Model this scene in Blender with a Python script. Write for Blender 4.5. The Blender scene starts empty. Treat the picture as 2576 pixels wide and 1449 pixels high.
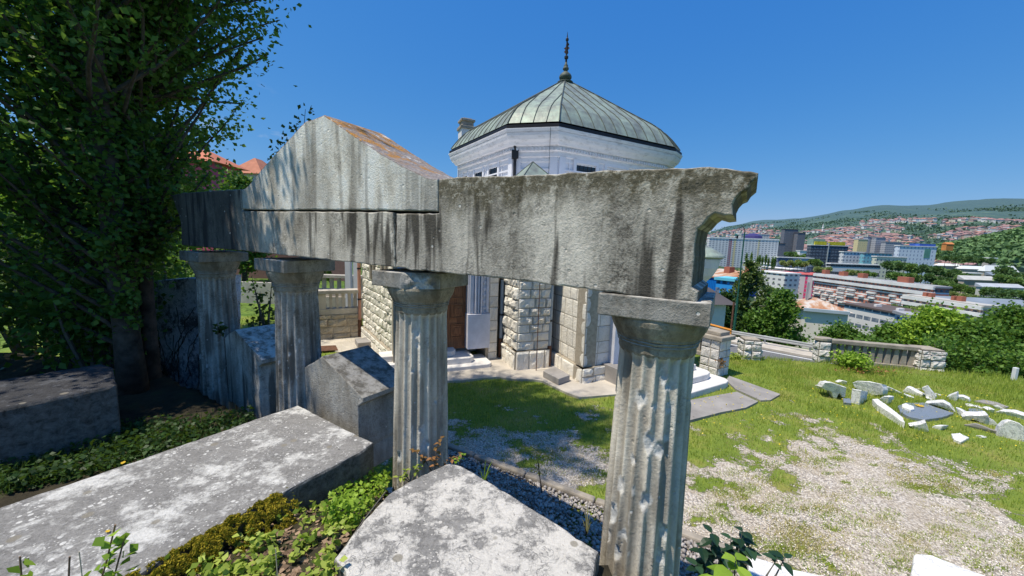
import bpy, bmesh, math, random
import numpy as np
from mathutils import Vector, Matrix
from mathutils import noise as mnoise
random.seed(7); np.random.seed(7)
R = math.radians
scene = bpy.context.scene
COL = bpy.data.collections.new("place"); scene.collection.children.link(COL)

# ------------------------------------------------------------------ camera
FW, FH, FP = 2575.0, 1449.0, 950.0
PITCH, ROLL, EYE = R(7.14), R(1.95), 3.5
Fv = Vector((0, math.cos(PITCH), -math.sin(PITCH)))
U0 = Vector((0, math.sin(PITCH), math.cos(PITCH))); X0 = Vector((1, 0, 0))
Rv = X0*math.cos(ROLL) + U0*math.sin(ROLL)
Uv = -X0*math.sin(ROLL) + U0*math.cos(ROLL)
CAM = Vector((0, 0, EYE))
cd = bpy.data.cameras.new("camera"); cam = bpy.data.objects.new("camera", cd); COL.objects.link(cam)
cd.sensor_width = 36; cd.lens = FP/FW*36; cd.clip_end = 20000; cd.clip_start = 0.05
m = Matrix((Rv, Uv, -Fv)).transposed().to_4x4(); m.translation = CAM; cam.matrix_world = m
scene.camera = cam
# survey helpers: sight lines measured from the photograph, met with real planes
def ray(px, py): return Fv + Rv*((px-FW/2)/FP) + Uv*((FH/2-py)/FP)
def onz(px, py, z=0.0):
    d = ray(px, py); return CAM + d*((z-EYE)/d.z)
def ony(px, py, y):
    d = ray(px, py); return CAM + d*(y/d.y)
def onp(px, py, P, n):
    d = ray(px, py); return CAM + d*((P-CAM).dot(n)/d.dot(n))
def proj(p):
    q = Vector(p)-CAM; w = q.dot(Fv); return (FW/2+FP*q.dot(Rv)/w, FH/2-FP*q.dot(Uv)/w)

# ------------------------------------------------------------------ objects
def setp(o, label=None, cat=None, group=None, kind=None):
    if label: o['label'] = label
    if cat: o['category'] = cat
    if group: o['group'] = group
    if kind: o['kind'] = kind
    return o
def thing(name, label, cat, loc=(0,0,0), group=None):
    o = bpy.data.objects.new(name, None); o.empty_display_size = .1; COL.objects.link(o)
    o.location = loc; return setp(o, label, cat, group)
def root_loc(p):
    v = Vector((0,0,0))
    while p is not None: v += Vector(p.location); p = p.parent
    return v
def mesh_obj(name, verts, faces, mats, parent=None, loc=None, smooth=False, midx=None, attrs=None):
    me = bpy.data.meshes.new(name)
    base = root_loc(parent) if parent is not None else (Vector(loc) if loc is not None else Vector((0,0,0)))
    v = np.asarray(verts, dtype=np.float64).reshape(-1,3) - np.array(base)
    if isinstance(faces, np.ndarray):
        nv, nf, k = len(v), len(faces), faces.shape[1]
        me.vertices.add(nv); me.vertices.foreach_set('co', v.astype(np.float32).ravel())
        me.loops.add(nf*k); me.loops.foreach_set('vertex_index', faces.astype(np.int32).ravel())
        me.polygons.add(nf); me.polygons.foreach_set('loop_start', np.arange(0, nf*k, k, dtype=np.int32))
        try: me.polygons.foreach_set('loop_total', np.full(nf, k, dtype=np.int32))
        except Exception: pass
        me.update(calc_edges=True)
    else:
        me.from_pydata([tuple(a) for a in v], [], faces); me.update()
    if not isinstance(mats, (list, tuple)): mats = [mats]
    for q in mats: me.materials.append(q)
    if midx is not None: me.polygons.foreach_set('material_index', np.asarray(midx, dtype=np.int32))
    if smooth: me.polygons.foreach_set('use_smooth', np.ones(len(me.polygons), dtype=bool))
    if attrs:
        for k, a in attrs.items():
            at = me.attributes.new(k, 'FLOAT', 'POINT'); at.data.foreach_set('value', np.asarray(a, dtype=np.float32))
    me.validate()
    o = bpy.data.objects.new(name, me); COL.objects.link(o)
    if parent is not None: o.parent = parent
    elif loc is not None: o.location = loc
    return o
def bevel(o, w=.01, seg=2, ang=35):
    b = o.modifiers.new('bevel', 'BEVEL'); b.width = w; b.segments = seg; b.limit_method = 'ANGLE'; b.angle_limit = R(ang)
    return o
def copy_tree(o, parent=None):
    c = o.copy(); COL.objects.link(c); c.parent = parent
    for ch in list(o.children): copy_tree(ch, c)
    return c

class MB:
    def __init__(s): s.v=[]; s.f=[]; s.m=[]
    def add(s, vs, fs, mi=0):
        b=len(s.v); s.v += [tuple(x) for x in vs]; s.f += [tuple(i+b for i in f) for f in fs]; s.m += [mi]*len(fs)
    def hexa(s, b, t, mi=0):      # bottom 4, top 4 points (counter-clockwise seen from above)
        s.add(list(b)+list(t), [(3,2,1,0),(4,5,6,7),(0,1,5,4),(1,2,6,5),(2,3,7,6),(3,0,4,7)], mi)
    def box(s, c, ax, ay, az, sx, sy, sz, mi=0):   # full sizes along axes, c = centre
        c=Vector(c); ax=Vector(ax)*sx/2; ay=Vector(ay)*sy/2; az=Vector(az)*sz/2
        b=[c-ax-ay-az, c+ax-ay-az, c+ax+ay-az, c-ax+ay-az]; s.hexa(b, [p+2*az for p in b], mi)
    def abox(s, x0,x1,y0,y1,z0,z1, mi=0):
        s.hexa([(x0,y0,z0),(x1,y0,z0),(x1,y1,z0),(x0,y1,z0)], [(x0,y0,z1),(x1,y0,z1),(x1,y1,z1),(x0,y1,z1)], mi)
    def poly(s, base, h, mi=0):   # extrude polygon by vector h
        n=len(base); h=Vector(h); base=[Vector(p) for p in base]
        s.add(base+[p+h for p in base], [tuple(range(n-1,-1,-1)), tuple(range(n,2*n))]+[(i,(i+1)%n,(i+1)%n+n,i+n) for i in range(n)], mi)
    def tube(s, pts, rad, n=8, mi=0, cap=True):
        pts=[Vector(p) for p in pts]; k=len(pts)
        if not isinstance(rad,(list,tuple)): rad=[rad]*k
        vs=[]; prev=None
        for i,p in enumerate(pts):
            d=(pts[min(i+1,k-1)]-pts[max(i-1,0)]).normalized()
            if prev is None:
                a = d.orthogonal().normalized()
            else:
                a = (prev - d*prev.dot(d)); a = a.normalized() if a.length>1e-6 else d.orthogonal().normalized()
            prev=a; b=d.cross(a)
            for j in range(n):
                t=2*math.pi*j/n; vs.append(p+(a*math.cos(t)+b*math.sin(t))*rad[i])
        fs=[]
        for i in range(k-1):
            for j in range(n):
                fs.append((i*n+j, i*n+(j+1)%n, (i+1)*n+(j+1)%n, (i+1)*n+j))
        if cap: fs += [tuple(range(n-1,-1,-1)), tuple(range((k-1)*n,k*n))]
        s.add(vs,fs,mi)
    def lathe(s, c, prof, n=24, mi=0, a0=0):    # prof = [(r,z)...]
        c=Vector(c); vs=[]; k=len(prof)
        for r,z in prof:
            for j in range(n):
                t=2*math.pi*j/n+a0; vs.append(c+Vector((r*math.cos(t), r*math.sin(t), z)))
        fs=[(i*n+j, i*n+(j+1)%n, (i+1)*n+(j+1)%n, (i+1)*n+j) for i in range(k-1) for j in range(n)]
        fs += [tuple(range(n-1,-1,-1)), tuple(range((k-1)*n,k*n))]
        s.add(vs,fs,mi)
    def build(s, name, mats, parent=None, loc=None, smooth=False, label=None):
        o=mesh_obj(name, s.v, s.f, mats, parent, loc, smooth, s.m if isinstance(mats,(list,tuple)) else None)
        if label: o['label']=label
        return o

# ------------------------------------------------------------------ materials
class NT:
    def __init__(s, name, rough=.85):
        s.mat=bpy.data.materials.new(name); s.mat.use_nodes=True; s.t=s.mat.node_tree; s.n=s.t.nodes; s.l=s.t.links
        s.bsdf=s.n['Principled BSDF']; s.bsdf.inputs['Roughness'].default_value=rough
        s.bsdf.inputs['Specular IOR Level'].default_value=.25
        s._co=None
    def new(s, typ, **kw):
        nd=s.n.new(typ)
        for k,v in kw.items(): setattr(nd,k,v)
        return nd
    def put(s, sock, v):
        if isinstance(v,(int,float)): sock.default_value=v
        elif isinstance(v,(tuple,list)):
            sock.default_value = tuple(v)+(1,) if len(v)==3 and len(sock.default_value)==4 else tuple(v)
        elif v is not None: s.l.new(v, sock)
    def co(s, sc=(1,1,1), which='Object', rot=(0,0,0)):
        tc=s.new('ShaderNodeTexCoord'); mp=s.new('ShaderNodeMapping'); mp.inputs['Scale'].default_value=sc
        mp.inputs['Rotation'].default_value=rot
        s.l.new(tc.outputs[which], mp.inputs['Vector']); return mp.outputs[0]
    def noise(s, scale=5, detail=6, rough=.6, vec=None, dist=0):
        nd=s.new('ShaderNodeTexNoise'); nd.inputs['Scale'].default_value=scale; nd.inputs['Detail'].default_value=detail
        nd.inputs['Roughness'].default_value=rough; nd.inputs['Distortion'].default_value=dist
        s.l.new(vec if vec is not None else s.co(), nd.inputs['Vector']); return nd.outputs['Fac']
    def vor(s, scale=5, feature='F1', vec=None, out='Distance', rnd=1):
        nd=s.new('ShaderNodeTexVoronoi', feature=feature); nd.inputs['Scale'].default_value=scale
        nd.inputs['Randomness'].default_value=rnd
        s.l.new(vec if vec is not None else s.co(), nd.inputs['Vector']); return nd.outputs[out]
    def ramp(s, fac, stops, ip='LINEAR'):
        nd=s.new('ShaderNodeValToRGB'); cr=nd.color_ramp; cr.interpolation=ip
        while len(cr.elements)<len(stops): cr.elements.new(.5)
        for e,(p,c) in zip(cr.elements, stops):
            e.position=p; e.color = (c,c,c,1) if isinstance(c,(int,float)) else tuple(c)+(1,)
        s.put(nd.inputs[0], fac); return nd.outputs[0]
    def mix(s, fac, a, b, mode='MIX'):
        nd=s.new('ShaderNodeMix', data_type='RGBA', blend_type=mode)
        s.put(nd.inputs[0], fac); s.put(nd.inputs[6], a); s.put(nd.inputs[7], b); return nd.outputs[2]
    def math(s, op, a, b=None, c=None, clamp=False):
        nd=s.new('ShaderNodeMath', operation=op); nd.use_clamp=clamp
        s.put(nd.inputs[0], a); s.put(nd.inputs[1], b)
        if c is not None: s.put(nd.inputs[2], c)
        return nd.outputs[0]
    def vmath(s, op, a, b=None):
        nd=s.new('ShaderNodeVectorMath', operation=op); s.put(nd.inputs[0], a); s.put(nd.inputs[1], b); return nd.outputs[0]
    def sep(s, v):
        nd=s.new('ShaderNodeSeparateXYZ'); s.l.new(v, nd.inputs[0]); return nd.outputs
    def attr(s, name):
        nd=s.new('ShaderNodeAttribute'); nd.attribute_name=name; return nd.outputs['Fac']
    def geo(s, out): return s.new('ShaderNodeNewGeometry').outputs[out]
    def bump(s, h, strength=.5, dist=.02, normal=None):
        nd=s.new('ShaderNodeBump'); nd.inputs['Strength'].default_value=strength; nd.inputs['Distance'].default_value=dist
        s.put(nd.inputs['Height'], h)
        if normal is not None: s.l.new(normal, nd.inputs['Normal'])
        s.l.new(nd.outputs[0], s.bsdf.inputs['Normal']); return nd.outputs[0]
    def done(s, col, rough=None):
        s.put(s.bsdf.inputs['Base Color'], col)
        if rough is not None: s.put(s.bsdf.inputs['Roughness'], rough)
        return s.mat
def simple(name, col, rough=.7, var=.15, scale=6, bump=0, metal=0, spec=None):
    t=NT(name, rough); n=t.noise(scale, 5)
    lo=tuple(c*(1-var) for c in col); hi=tuple(min(1,c*(1+var)) for c in col)
    c=t.ramp(n, [(.3,lo),(.7,hi)])
    if bump: t.bump(t.noise(scale*6,4), bump, .01)
    t.bsdf.inputs['Metallic'].default_value=metal
    if spec is not None: t.bsdf.inputs['Specular IOR Level'].default_value=spec
    return t.done(c)
M = {}
def weathered(name, pale=(.50,.49,.46), dark=(.13,.12,.11), brown=(.16,.135,.10), streak=1.0, mosstop=None, leftdark=None, endshade=False, upc=1.0, chip=True, bias=0.0, grain=1.0):
    t=NT(name,.9)
    o=t.co()
    st=t.co((2.6,2.6,.34))
    s1=t.noise(1.7,5,.62,st,.6); s2=t.noise(6.5,5,.6,t.co((1.5,1.5,.13)),.3)
    big=t.noise(1.1,6,.65,o); med=t.noise(7,7,.7,o); fine=t.noise(62,3,.75,o); mid=t.noise(26,4,.7,o)
    a=t.math('MULTIPLY',s1,.62*streak); b=t.math('MULTIPLY',s2,.26*streak); c=t.math('MULTIPLY',big,.55)
    d=t.math('MULTIPLY',med,.42); e=t.math('MULTIPLY',fine,.40*grain); g=t.math('MULTIPLY',mid,.3*grain)
    h=t.math('ADD',t.math('ADD',t.math('ADD',a,b),t.math('ADD',c,d)),t.math('ADD',e,g))
    mean=(.62*streak+.26*streak+.55+.42+.40*grain+.3*grain)/2
    f=t.math('MULTIPLY_ADD',t.math('SUBTRACT',h,mean-bias),2.7,.5,clamp=True)
    mid_c=tuple((p*.55+q*.45) for p,q in zip(pale,dark))
    col=t.ramp(f,[(.0,dark),(.32,tuple(x*1.0 for x in mid_c)),(.62,pale),(1,tuple(min(.86,x*1.22) for x in pale))])
    # brown algae veil
    bv=t.ramp(t.noise(2.3,5,.6,t.co((1.4,1.4,.5))),[(.42,0),(.66,.65)])
    col=t.mix(bv,col,brown)
    # dark run-off streaks
    rs=t.ramp(t.noise(3.6,3,.5,t.co((2.2,2.2,.22)),.2),[(.53,0),(.62,.88*streak)])
    col=t.mix(rs,col,tuple(x*.75 for x in dark))
    if mosstop is not None:
        z=t.sep(o)[2]
        zz=t.math('ADD',z,t.math('MULTIPLY',t.noise(5,6,.7,t.co((1,1,.5))),.75))
        mt=t.math('MULTIPLY_ADD',t.math('SUBTRACT',zz,mosstop+.30),5.0,0,clamp=True)
        mcol=t.ramp(t.noise(17,6,.75,o),[(.36,(.045,.042,.022)),(.52,(.12,.10,.055)),(.60,(.42,.39,.32)),(.7,(.5,.48,.4))])
        col=t.mix(t.math('MULTIPLY',mt,.85),col,mcol)
    if leftdark is not None:  # left end darkened: black staining and tree shade both mixed into the colour
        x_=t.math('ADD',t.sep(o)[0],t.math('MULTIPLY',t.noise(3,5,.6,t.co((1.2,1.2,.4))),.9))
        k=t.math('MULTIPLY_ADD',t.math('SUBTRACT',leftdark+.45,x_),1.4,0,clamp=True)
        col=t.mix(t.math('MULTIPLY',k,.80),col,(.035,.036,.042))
    # small pale pock marks
    pk=t.ramp(t.vor(9,'F1',o),[(.07,1),(.12,0)])
    keep=t.ramp(t.noise(3.3,2,.5,o),[(.5,0),(.6,1)])
    col=t.mix(t.math('MULTIPLY',pk,keep),col,(.66,.65,.62))
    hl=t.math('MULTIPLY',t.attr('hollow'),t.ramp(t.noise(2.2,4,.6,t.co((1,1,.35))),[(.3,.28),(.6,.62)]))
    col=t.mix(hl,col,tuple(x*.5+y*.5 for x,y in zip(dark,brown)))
    if endshade:  # shadow of the beam's right-facing end painted in as dark brown
        es=t.ramp(t.sep(t.geo('True Normal'))[0],[(.45,0),(.75,.85)])
        col=t.mix(es,col,t.ramp(mid,[(.3,(.035,.03,.022)),(.7,(.11,.095,.07))]))
    # upward faces bleach and grow pale lichen
    nz=t.sep(t.geo('Normal'))[2]
    up=t.ramp(nz,[(.35,0),(.8,1)])
    lic=t.ramp(t.noise(9,7,.7,o),[(.42,(.17*upc,.155*upc,.13*upc)),(.55,(.55*upc,.53*upc,.49*upc)),(.7,(.72*upc,.70*upc,.66*upc))])
    col=t.mix(t.math('MULTIPLY',up,.85),col,lic)
    if chip:
        ch=t.attr('chip'); cc=t.ramp(t.noise(30,4,.6,o),[(.35,(.42,.42,.41)),(.65,(.68,.68,.66))])
        col=t.mix(t.math('MULTIPLY',ch,.85),col,cc)
    hh=t.math('ADD',t.math('MULTIPLY',fine,.8*grain),t.math('ADD',t.math('MULTIPLY',mid,.55*grain),t.math('MULTIPLY',med,.35)))
    hh=t.math('SUBTRACT',hh,t.math('MULTIPLY',pk,.6))
    t.bump(hh,.75,.011)
    return t.done(col)
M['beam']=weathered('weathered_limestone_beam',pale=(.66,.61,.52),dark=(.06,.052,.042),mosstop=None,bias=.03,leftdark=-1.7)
M['beam_moss']=weathered('weathered_limestone_moss_top',pale=(.64,.59,.51),dark=(.06,.052,.042),mosstop=.46,bias=.0,brown=(.22,.20,.165),endshade=True)
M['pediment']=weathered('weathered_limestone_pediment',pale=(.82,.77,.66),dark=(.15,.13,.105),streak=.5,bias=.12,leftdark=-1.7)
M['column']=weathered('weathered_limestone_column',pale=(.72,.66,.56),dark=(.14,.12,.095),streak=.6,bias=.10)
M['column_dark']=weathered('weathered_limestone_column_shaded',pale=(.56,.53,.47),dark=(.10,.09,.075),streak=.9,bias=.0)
M['capital']=weathered('weathered_limestone_capital',pale=(.42,.38,.30),dark=(.07,.06,.045),brown=(.15,.11,.06),streak=.5)
M['abacus']=weathered('weathered_limestone_abacus',pale=(.40,.385,.355),dark=(.09,.085,.078),streak=.4,bias=0)
M['tomb_grey']=weathered('lichened_tomb_limestone',pale=(.40,.385,.35),dark=(.13,.12,.10),streak=.2,bias=.05,grain=1.4,upc=.5)

def roof_lichen():
    t=NT('pediment_roof_orange_lichen',.95); o=t.co()
    n=t.noise(4.5,7,.7,o); f=t.noise(38,4,.7,o)
    col=t.ramp(f,[(.3,(.16,.13,.12)),(.55,(.34,.30,.28)),(.75,(.52,.48,.46))])
    x=t.math('ADD',t.math('MULTIPLY',n,.8),t.math('MULTIPLY',f,.3))
    z=t.sep(o)[2]; zz=t.math('MULTIPLY',z,.22)
    orange=t.ramp(t.math('ADD',x,zz),[(.765,0),(.85,1)])
    oc=t.ramp(t.noise(60,3,.6,o),[(.35,(.30,.13,.03)),(.65,(.62,.30,.06))])
    col=t.mix(orange,col,oc)
    wh=t.math('MAXIMUM',t.ramp(t.noise(6,7,.72,o),[(.58,0),(.64,1)]),t.math('MULTIPLY_ADD',t.math('ADD',z,t.math('MULTIPLY',n,.7)),5.0,-8.4,clamp=True))
    col=t.mix(t.math('MULTIPLY',wh,.8),col,(.70,.69,.67))
    t.bump(t.math('ADD',f,n),.9,.02); return t.done(col)
M['roof_lichen']=roof_lichen()

def marble_slab(name, grey=(.27,.262,.255), white=(.74,.73,.71), cover=.5, crack=1.0, dark=1.0, soft=1.0, noside=False):
    t=NT(name,.85); o=t.co()
    nb=t.noise(2.3,5,.6,o); nf=t.noise(13,8,.78,o,.4); ng=t.noise(48,5,.8,o); nm=t.noise(6,6,.7,t.co((1,2.6,1),rot=(0,0,.55)))
    g=t.ramp(t.math('ADD',t.math('MULTIPLY',ng,.6),t.math('MULTIPLY',nm,.4)),[(.34,tuple(x*.50 for x in grey)),(.5,grey),(.68,tuple(x*1.4 for x in grey))])
    x=t.math('ADD',t.math('MULTIPLY',nb,.75),t.math('MULTIPLY',nf,.65))
    th=.86-.32*cover+.0
    wm=t.ramp(x,[(th-.03*soft,0),(th+.02*soft,.45),(th+.04+.06*soft,1)])
    # lichen rosettes: small white round spots
    v=t.vor(17,'F1',o); ros=t.math('MULTIPLY',t.ramp(v,[(.22,1),(.27,0)]),t.ramp(t.noise(5,3,.5,o),[(.50,0),(.56,1)]))
    v2=t.vor(42,'F1',o); ros2=t.math('MULTIPLY',t.ramp(v2,[(.2,1),(.26,0)]),t.ramp(t.noise(8,3,.5,o),[(.52,0),(.58,1)]))
    wm=t.math('MAXIMUM',wm,t.math('MAXIMUM',ros,ros2))
    wc=t.ramp(t.noise(40,5,.7,o),[(.3,tuple(x*.80 for x in white)),(.6,white)])
    col=t.mix(wm,g,wc)
    # fine dark cracks / black lichen seams
    dist=t.new('ShaderNodeTexNoise'); dist.inputs['Scale'].default_value=7; dist.inputs['Detail'].default_value=4
    t.l.new(o,dist.inputs['Vector'])
    sc=t.new('ShaderNodeVectorMath',operation='SCALE'); t.l.new(dist.outputs['Color'],sc.inputs[0]); sc.inputs['Scale'].default_value=.5
    dv=t.vmath('ADD',o,sc.outputs[0])
    cr=t.math('MAXIMUM',t.ramp(t.vor(3.1,'DISTANCE_TO_EDGE',dv),[(.0,1),(.016,0)]),
              t.math('MULTIPLY',t.ramp(t.vor(11,'DISTANCE_TO_EDGE',dv),[(.0,1),(.035,0)]),.6))
    cr=t.math('MULTIPLY',cr,t.ramp(t.noise(3.1,3,.5,o),[(.42,0),(.6,crack)]))
    col=t.mix(cr,col,(.10,.10,.105))
    tan=t.math('MULTIPLY',t.ramp(t.vor(3.7,'F1',o),[(.10,1),(.13,0)]),.8)
    col=t.mix(tan,col,(.27,.245,.20))
    pit=t.math('MULTIPLY',t.ramp(t.vor(11,'F1',dv),[(.06,1),(.11,0)]),t.ramp(t.noise(4.4,2,.5,o),[(.52,0),(.58,.9)]))
    col=t.mix(pit,col,(.05,.05,.05))
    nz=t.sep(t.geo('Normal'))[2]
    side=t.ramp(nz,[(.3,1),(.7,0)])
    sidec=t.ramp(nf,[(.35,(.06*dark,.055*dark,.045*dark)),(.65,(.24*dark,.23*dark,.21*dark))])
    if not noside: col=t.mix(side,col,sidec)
    h=t.math('SUBTRACT',t.math('ADD',t.math('MULTIPLY',nf,.9),t.math('MULTIPLY',ng,.9)),t.math('MULTIPLY',cr,.5))
    h=t.math('SUBTRACT',h,t.math('MULTIPLY',pit,.8))
    t.bump(h,.75,.02); return t.done(col)
M['slab_grey']=marble_slab('grey_lichened_slab',cover=.38,crack=.3)
M['slab_white']=marble_slab('white_cracked_slab',cover=.60,crack=.75,white=(.72,.69,.65),soft=.5)
M['slab_dark']=marble_slab('dark_tomb_slab',grey=(.055,.055,.06),white=(.12,.125,.14),cover=.25,crack=.3)
M['marble_old']=marble_slab('old_cracked_marble',grey=(.13,.13,.14),white=(.85,.86,.92),cover=.66,crack=1.0,noside=True)

def rock_stone(name, col=(.62,.57,.48), dirt=(.30,.25,.18), bias=.0):
    t=NT(name,.9); o=t.co(); r=t.geo('Random Per Island')
    base=t.ramp(r,[(0,tuple(c*.82 for c in col)),(.5,col),(1,tuple(min(1,c*1.1) for c in col))])
    n=t.noise(5,6,.7,o); f=t.noise(28,6,.7,o)
    d=t.ramp(t.math('ADD',t.math('MULTIPLY',n,.6),t.math('MULTIPLY',f,.4)),[(.50-bias,0),(.68-bias,.7)])
    c=t.mix(d,base,dirt); t.bump(t.math('ADD',f,t.noise(9,5,.7,o)),.8,.035); return t.done(c)
M['rustic']=rock_stone('rusticated_cream_limestone',(.84,.79,.70),(.50,.42,.32),-.05)
M['rustic_dirty']=rock_stone('rusticated_tan_limestone',(.56,.49,.39),(.26,.21,.15),.06)
M['rustic_white']=rock_stone('rock_faced_white_stone',(.74,.70,.66),(.36,.32,.28))
M['mortar']=simple('lime_mortar',(.38,.33,.26),.95,.2,12,.5)
M['stucco']=simple('white_stucco',(.72,.72,.76),.8,.06,2.5,.15)
M['stucco_trim']=simple('carved_pale_marble',(.62,.62,.68),.7,.1,5,.2)
M['cornice']=(lambda t:(t.bump(t.noise(40,4),.3,.01),t.done(t.ramp(t.noise(3,7,.7,t.co((1,1,3))),[(.3,(.50,.49,.50)),(.48,(.72,.71,.73)),(.8,(.80,.79,.81))])))[1])(NT('weathered_white_cornice',.8))
M['glass_dark']=simple('dark_window_glass',(.02,.025,.03),.12,.2,3,0,0,.6)
M['iron']=simple('dark_wrought_iron',(.03,.03,.033),.5,.2,20)
M['black_gutter']=simple('black_painted_gutter',(.02,.02,.025),.5,.2,5)
def copper():
    t=NT('patinated_copper_sheet',.55); o=t.co(); r=t.geo('Random Per Island')
    n=t.noise(1.6,6,.65,o); s=t.noise(4,5,.6,t.co((1.4,1.4,.35)))
    x=t.math('ADD',t.math('MULTIPLY',n,.55),t.math('MULTIPLY',s,.45))
    x=t.math('ADD',x,t.math('MULTIPLY',t.math('SUBTRACT',r,.5),.05))
    col=t.ramp(x,[(.30,(.17,.175,.165)),(.44,(.25,.28,.245)),(.58,(.33,.40,.335)),(.75,(.42,.50,.41))])
    z=t.sep(o)[2]
    t.bsdf.inputs['Metallic'].default_value=.15; t.bump(t.noise(2.5,3,.5,o),.35,.05)
    return t.done(col,t.ramp(n,[(.3,.42),(.7,.62)]))
M['copper']=copper()
M['copper_seam']=simple('copper_seam_dark',(.09,.105,.095),.6,.3,8)
M['wood']=(lambda t:(t.bump(t.noise(8,5,.6,t.co((12,12,.8))),.3,.005),t.done(t.ramp(t.noise(3,5,.6,t.co((14,14,.7))),[(.3,(.16,.055,.025)),(.7,(.46,.19,.08))])))[1])(NT('brown_varnished_oak',.45))
M['pipe_grey']=simple('grey_painted_pipe',(.36,.41,.45),.5,.1,4)
M['pipe_pink']=simple('pink_painted_pipe',(.52,.26,.19),.5,.12,4)
M['rust']=simple('brown_rusty_iron',(.13,.065,.04),.8,.4,14,.4)
M['concrete']=simple('worn_pale_concrete',(.50,.45,.385),.95,.22,1.7,.6)
M['concrete_grey']=simple('grey_concrete_paving',(.30,.28,.265),.95,.22,2.2,.6)
M['old_concrete']=simple('old_balustrade_concrete',(.33,.29,.24),.95,.35,3,.8)
M['pale_concrete']=simple('cream_balustrade_concrete',(.50,.45,.39),.95,.22,3,.5)
M['step_white']=simple('white_limestone_step',(.70,.67,.64),.8,.1,4,.3)
def marbleW():
    t=NT('broken_white_marble',.75); o=t.co()
    n=t.noise(6,7,.7,o); v=t.noise(2.2,8,.75,o,1.5)
    col=t.ramp(n,[(.3,(.78,.76,.73)),(.6,(.90,.89,.87))])
    vein=t.ramp(v,[(.47,0),(.495,.7),(.52,0)])
    col=t.mix(vein,col,(.22,.22,.24)); t.bump(t.noise(18,5,.7,o),.5,.02); return t.done(col)
M['marble']=marbleW()
M['granite']=simple('polished_grey_granite',(.20,.23,.27),.35,.15,30)
M['plaster_cream']=simple('cream_plaster',(.84,.76,.63),.9,.07,.4)
M['asphalt']=simple('asphalt',(.16,.16,.165),.95,.15,8,.3)
M['paint_white']=simple('white_road_paint',(.7,.7,.68),.8,.1,6)
M['steel']=simple('galvanised_guardrail_steel',(.40,.41,.41),.6,.15,3,0,0)
M['green_paint']=simple('dark_green_pole_paint',(.02,.10,.075),.45,.15,3)
M['orange_paint']=simple('orange_paint',(.75,.30,.05),.5,.1,3)

def leafm(name, lo, hi, trans=.35, rough=.5):
    t=NT(name,rough); r=t.geo('Random Per Island')
    c=t.ramp(r,[(0,lo),(.6,hi),(1,tuple(min(1,x*1.3) for x in hi))])
    t.put(t.bsdf.inputs['Base Color'],c)
    tr=t.new('ShaderNodeBsdfTranslucent'); t.put(tr.inputs[0],t.mix(.5,c,(.25,.42,.03),'MIX'))
    ms=t.new('ShaderNodeMixShader'); ms.inputs[0].default_value=trans
    t.l.new(t.bsdf.outputs[0],ms.inputs[1]); t.l.new(tr.outputs[0],ms.inputs[2])
    t.l.new(ms.outputs[0],t.n['Material Output'].inputs['Surface']); return t.mat
M['leaf_poplar']=leafm('poplar_leaves',(.035,.088,.016),(.105,.21,.042),.48)
M['leaf_mid']=leafm('garden_tree_leaves',(.045,.11,.018),(.13,.24,.04),.35)
M['leaf_dark']=leafm('dark_tree_leaves',(.014,.036,.011),(.038,.082,.02),.25)
M['leaf_birch']=leafm('birch_leaves',(.05,.085,.025),(.13,.18,.055),.3)
M['leaf_bright']=leafm('bright_young_leaves',(.14,.27,.02),(.34,.50,.06),.4)
M['leaf_plant']=leafm('ground_plant_leaves',(.17,.27,.03),(.46,.54,.11),.45)
M['leaf_red']=leafm('reddish_young_leaves',(.16,.10,.03),(.36,.17,.07),.3)
M['leaf_dogwood']=leafm('dark_glossy_leaves',(.012,.035,.02),(.03,.07,.035),.15,.35)
M['leaf_dead']=leafm('dead_brown_leaves',(.10,.06,.04),(.32,.22,.15),.1,.8)
M['leaf_yellow']=leafm('fallen_yellow_leaves',(.55,.35,.04),(.75,.5,.05),.2)
M['moss']=leafm('golden_green_moss',(.11,.09,.008),(.46,.36,.035),.3,.9)
M['grass_blade']=leafm('lawn_grass_blades',(.17,.24,.03),(.40,.47,.08),.4,.6)
M['grass_dry']=leafm('dry_grass_blades',(.34,.30,.10),(.52,.46,.2),.3,.7)
M['leaf_far']=leafm('distant_tree_leaves',(.10,.19,.06),(.20,.31,.10),.3,.8)
M['leaf_far_olive']=leafm('distant_olive_leaves',(.19,.25,.08),(.38,.42,.18),.3,.8)
M['bark']=simple('brown_grey_bark',(.085,.07,.055),.95,.6,7,1.0)
M['bark_grey']=simple('pale_branch_bark',(.16,.145,.12),.9,.3,12,.5)
M['bark_birch']=simple('white_birch_bark',(.5,.48,.44),.8,.3,12,.3)
M['flower_yellow']=simple('yellow_flower_petals',(.75,.58,.03),.6,.1,5)

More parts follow.
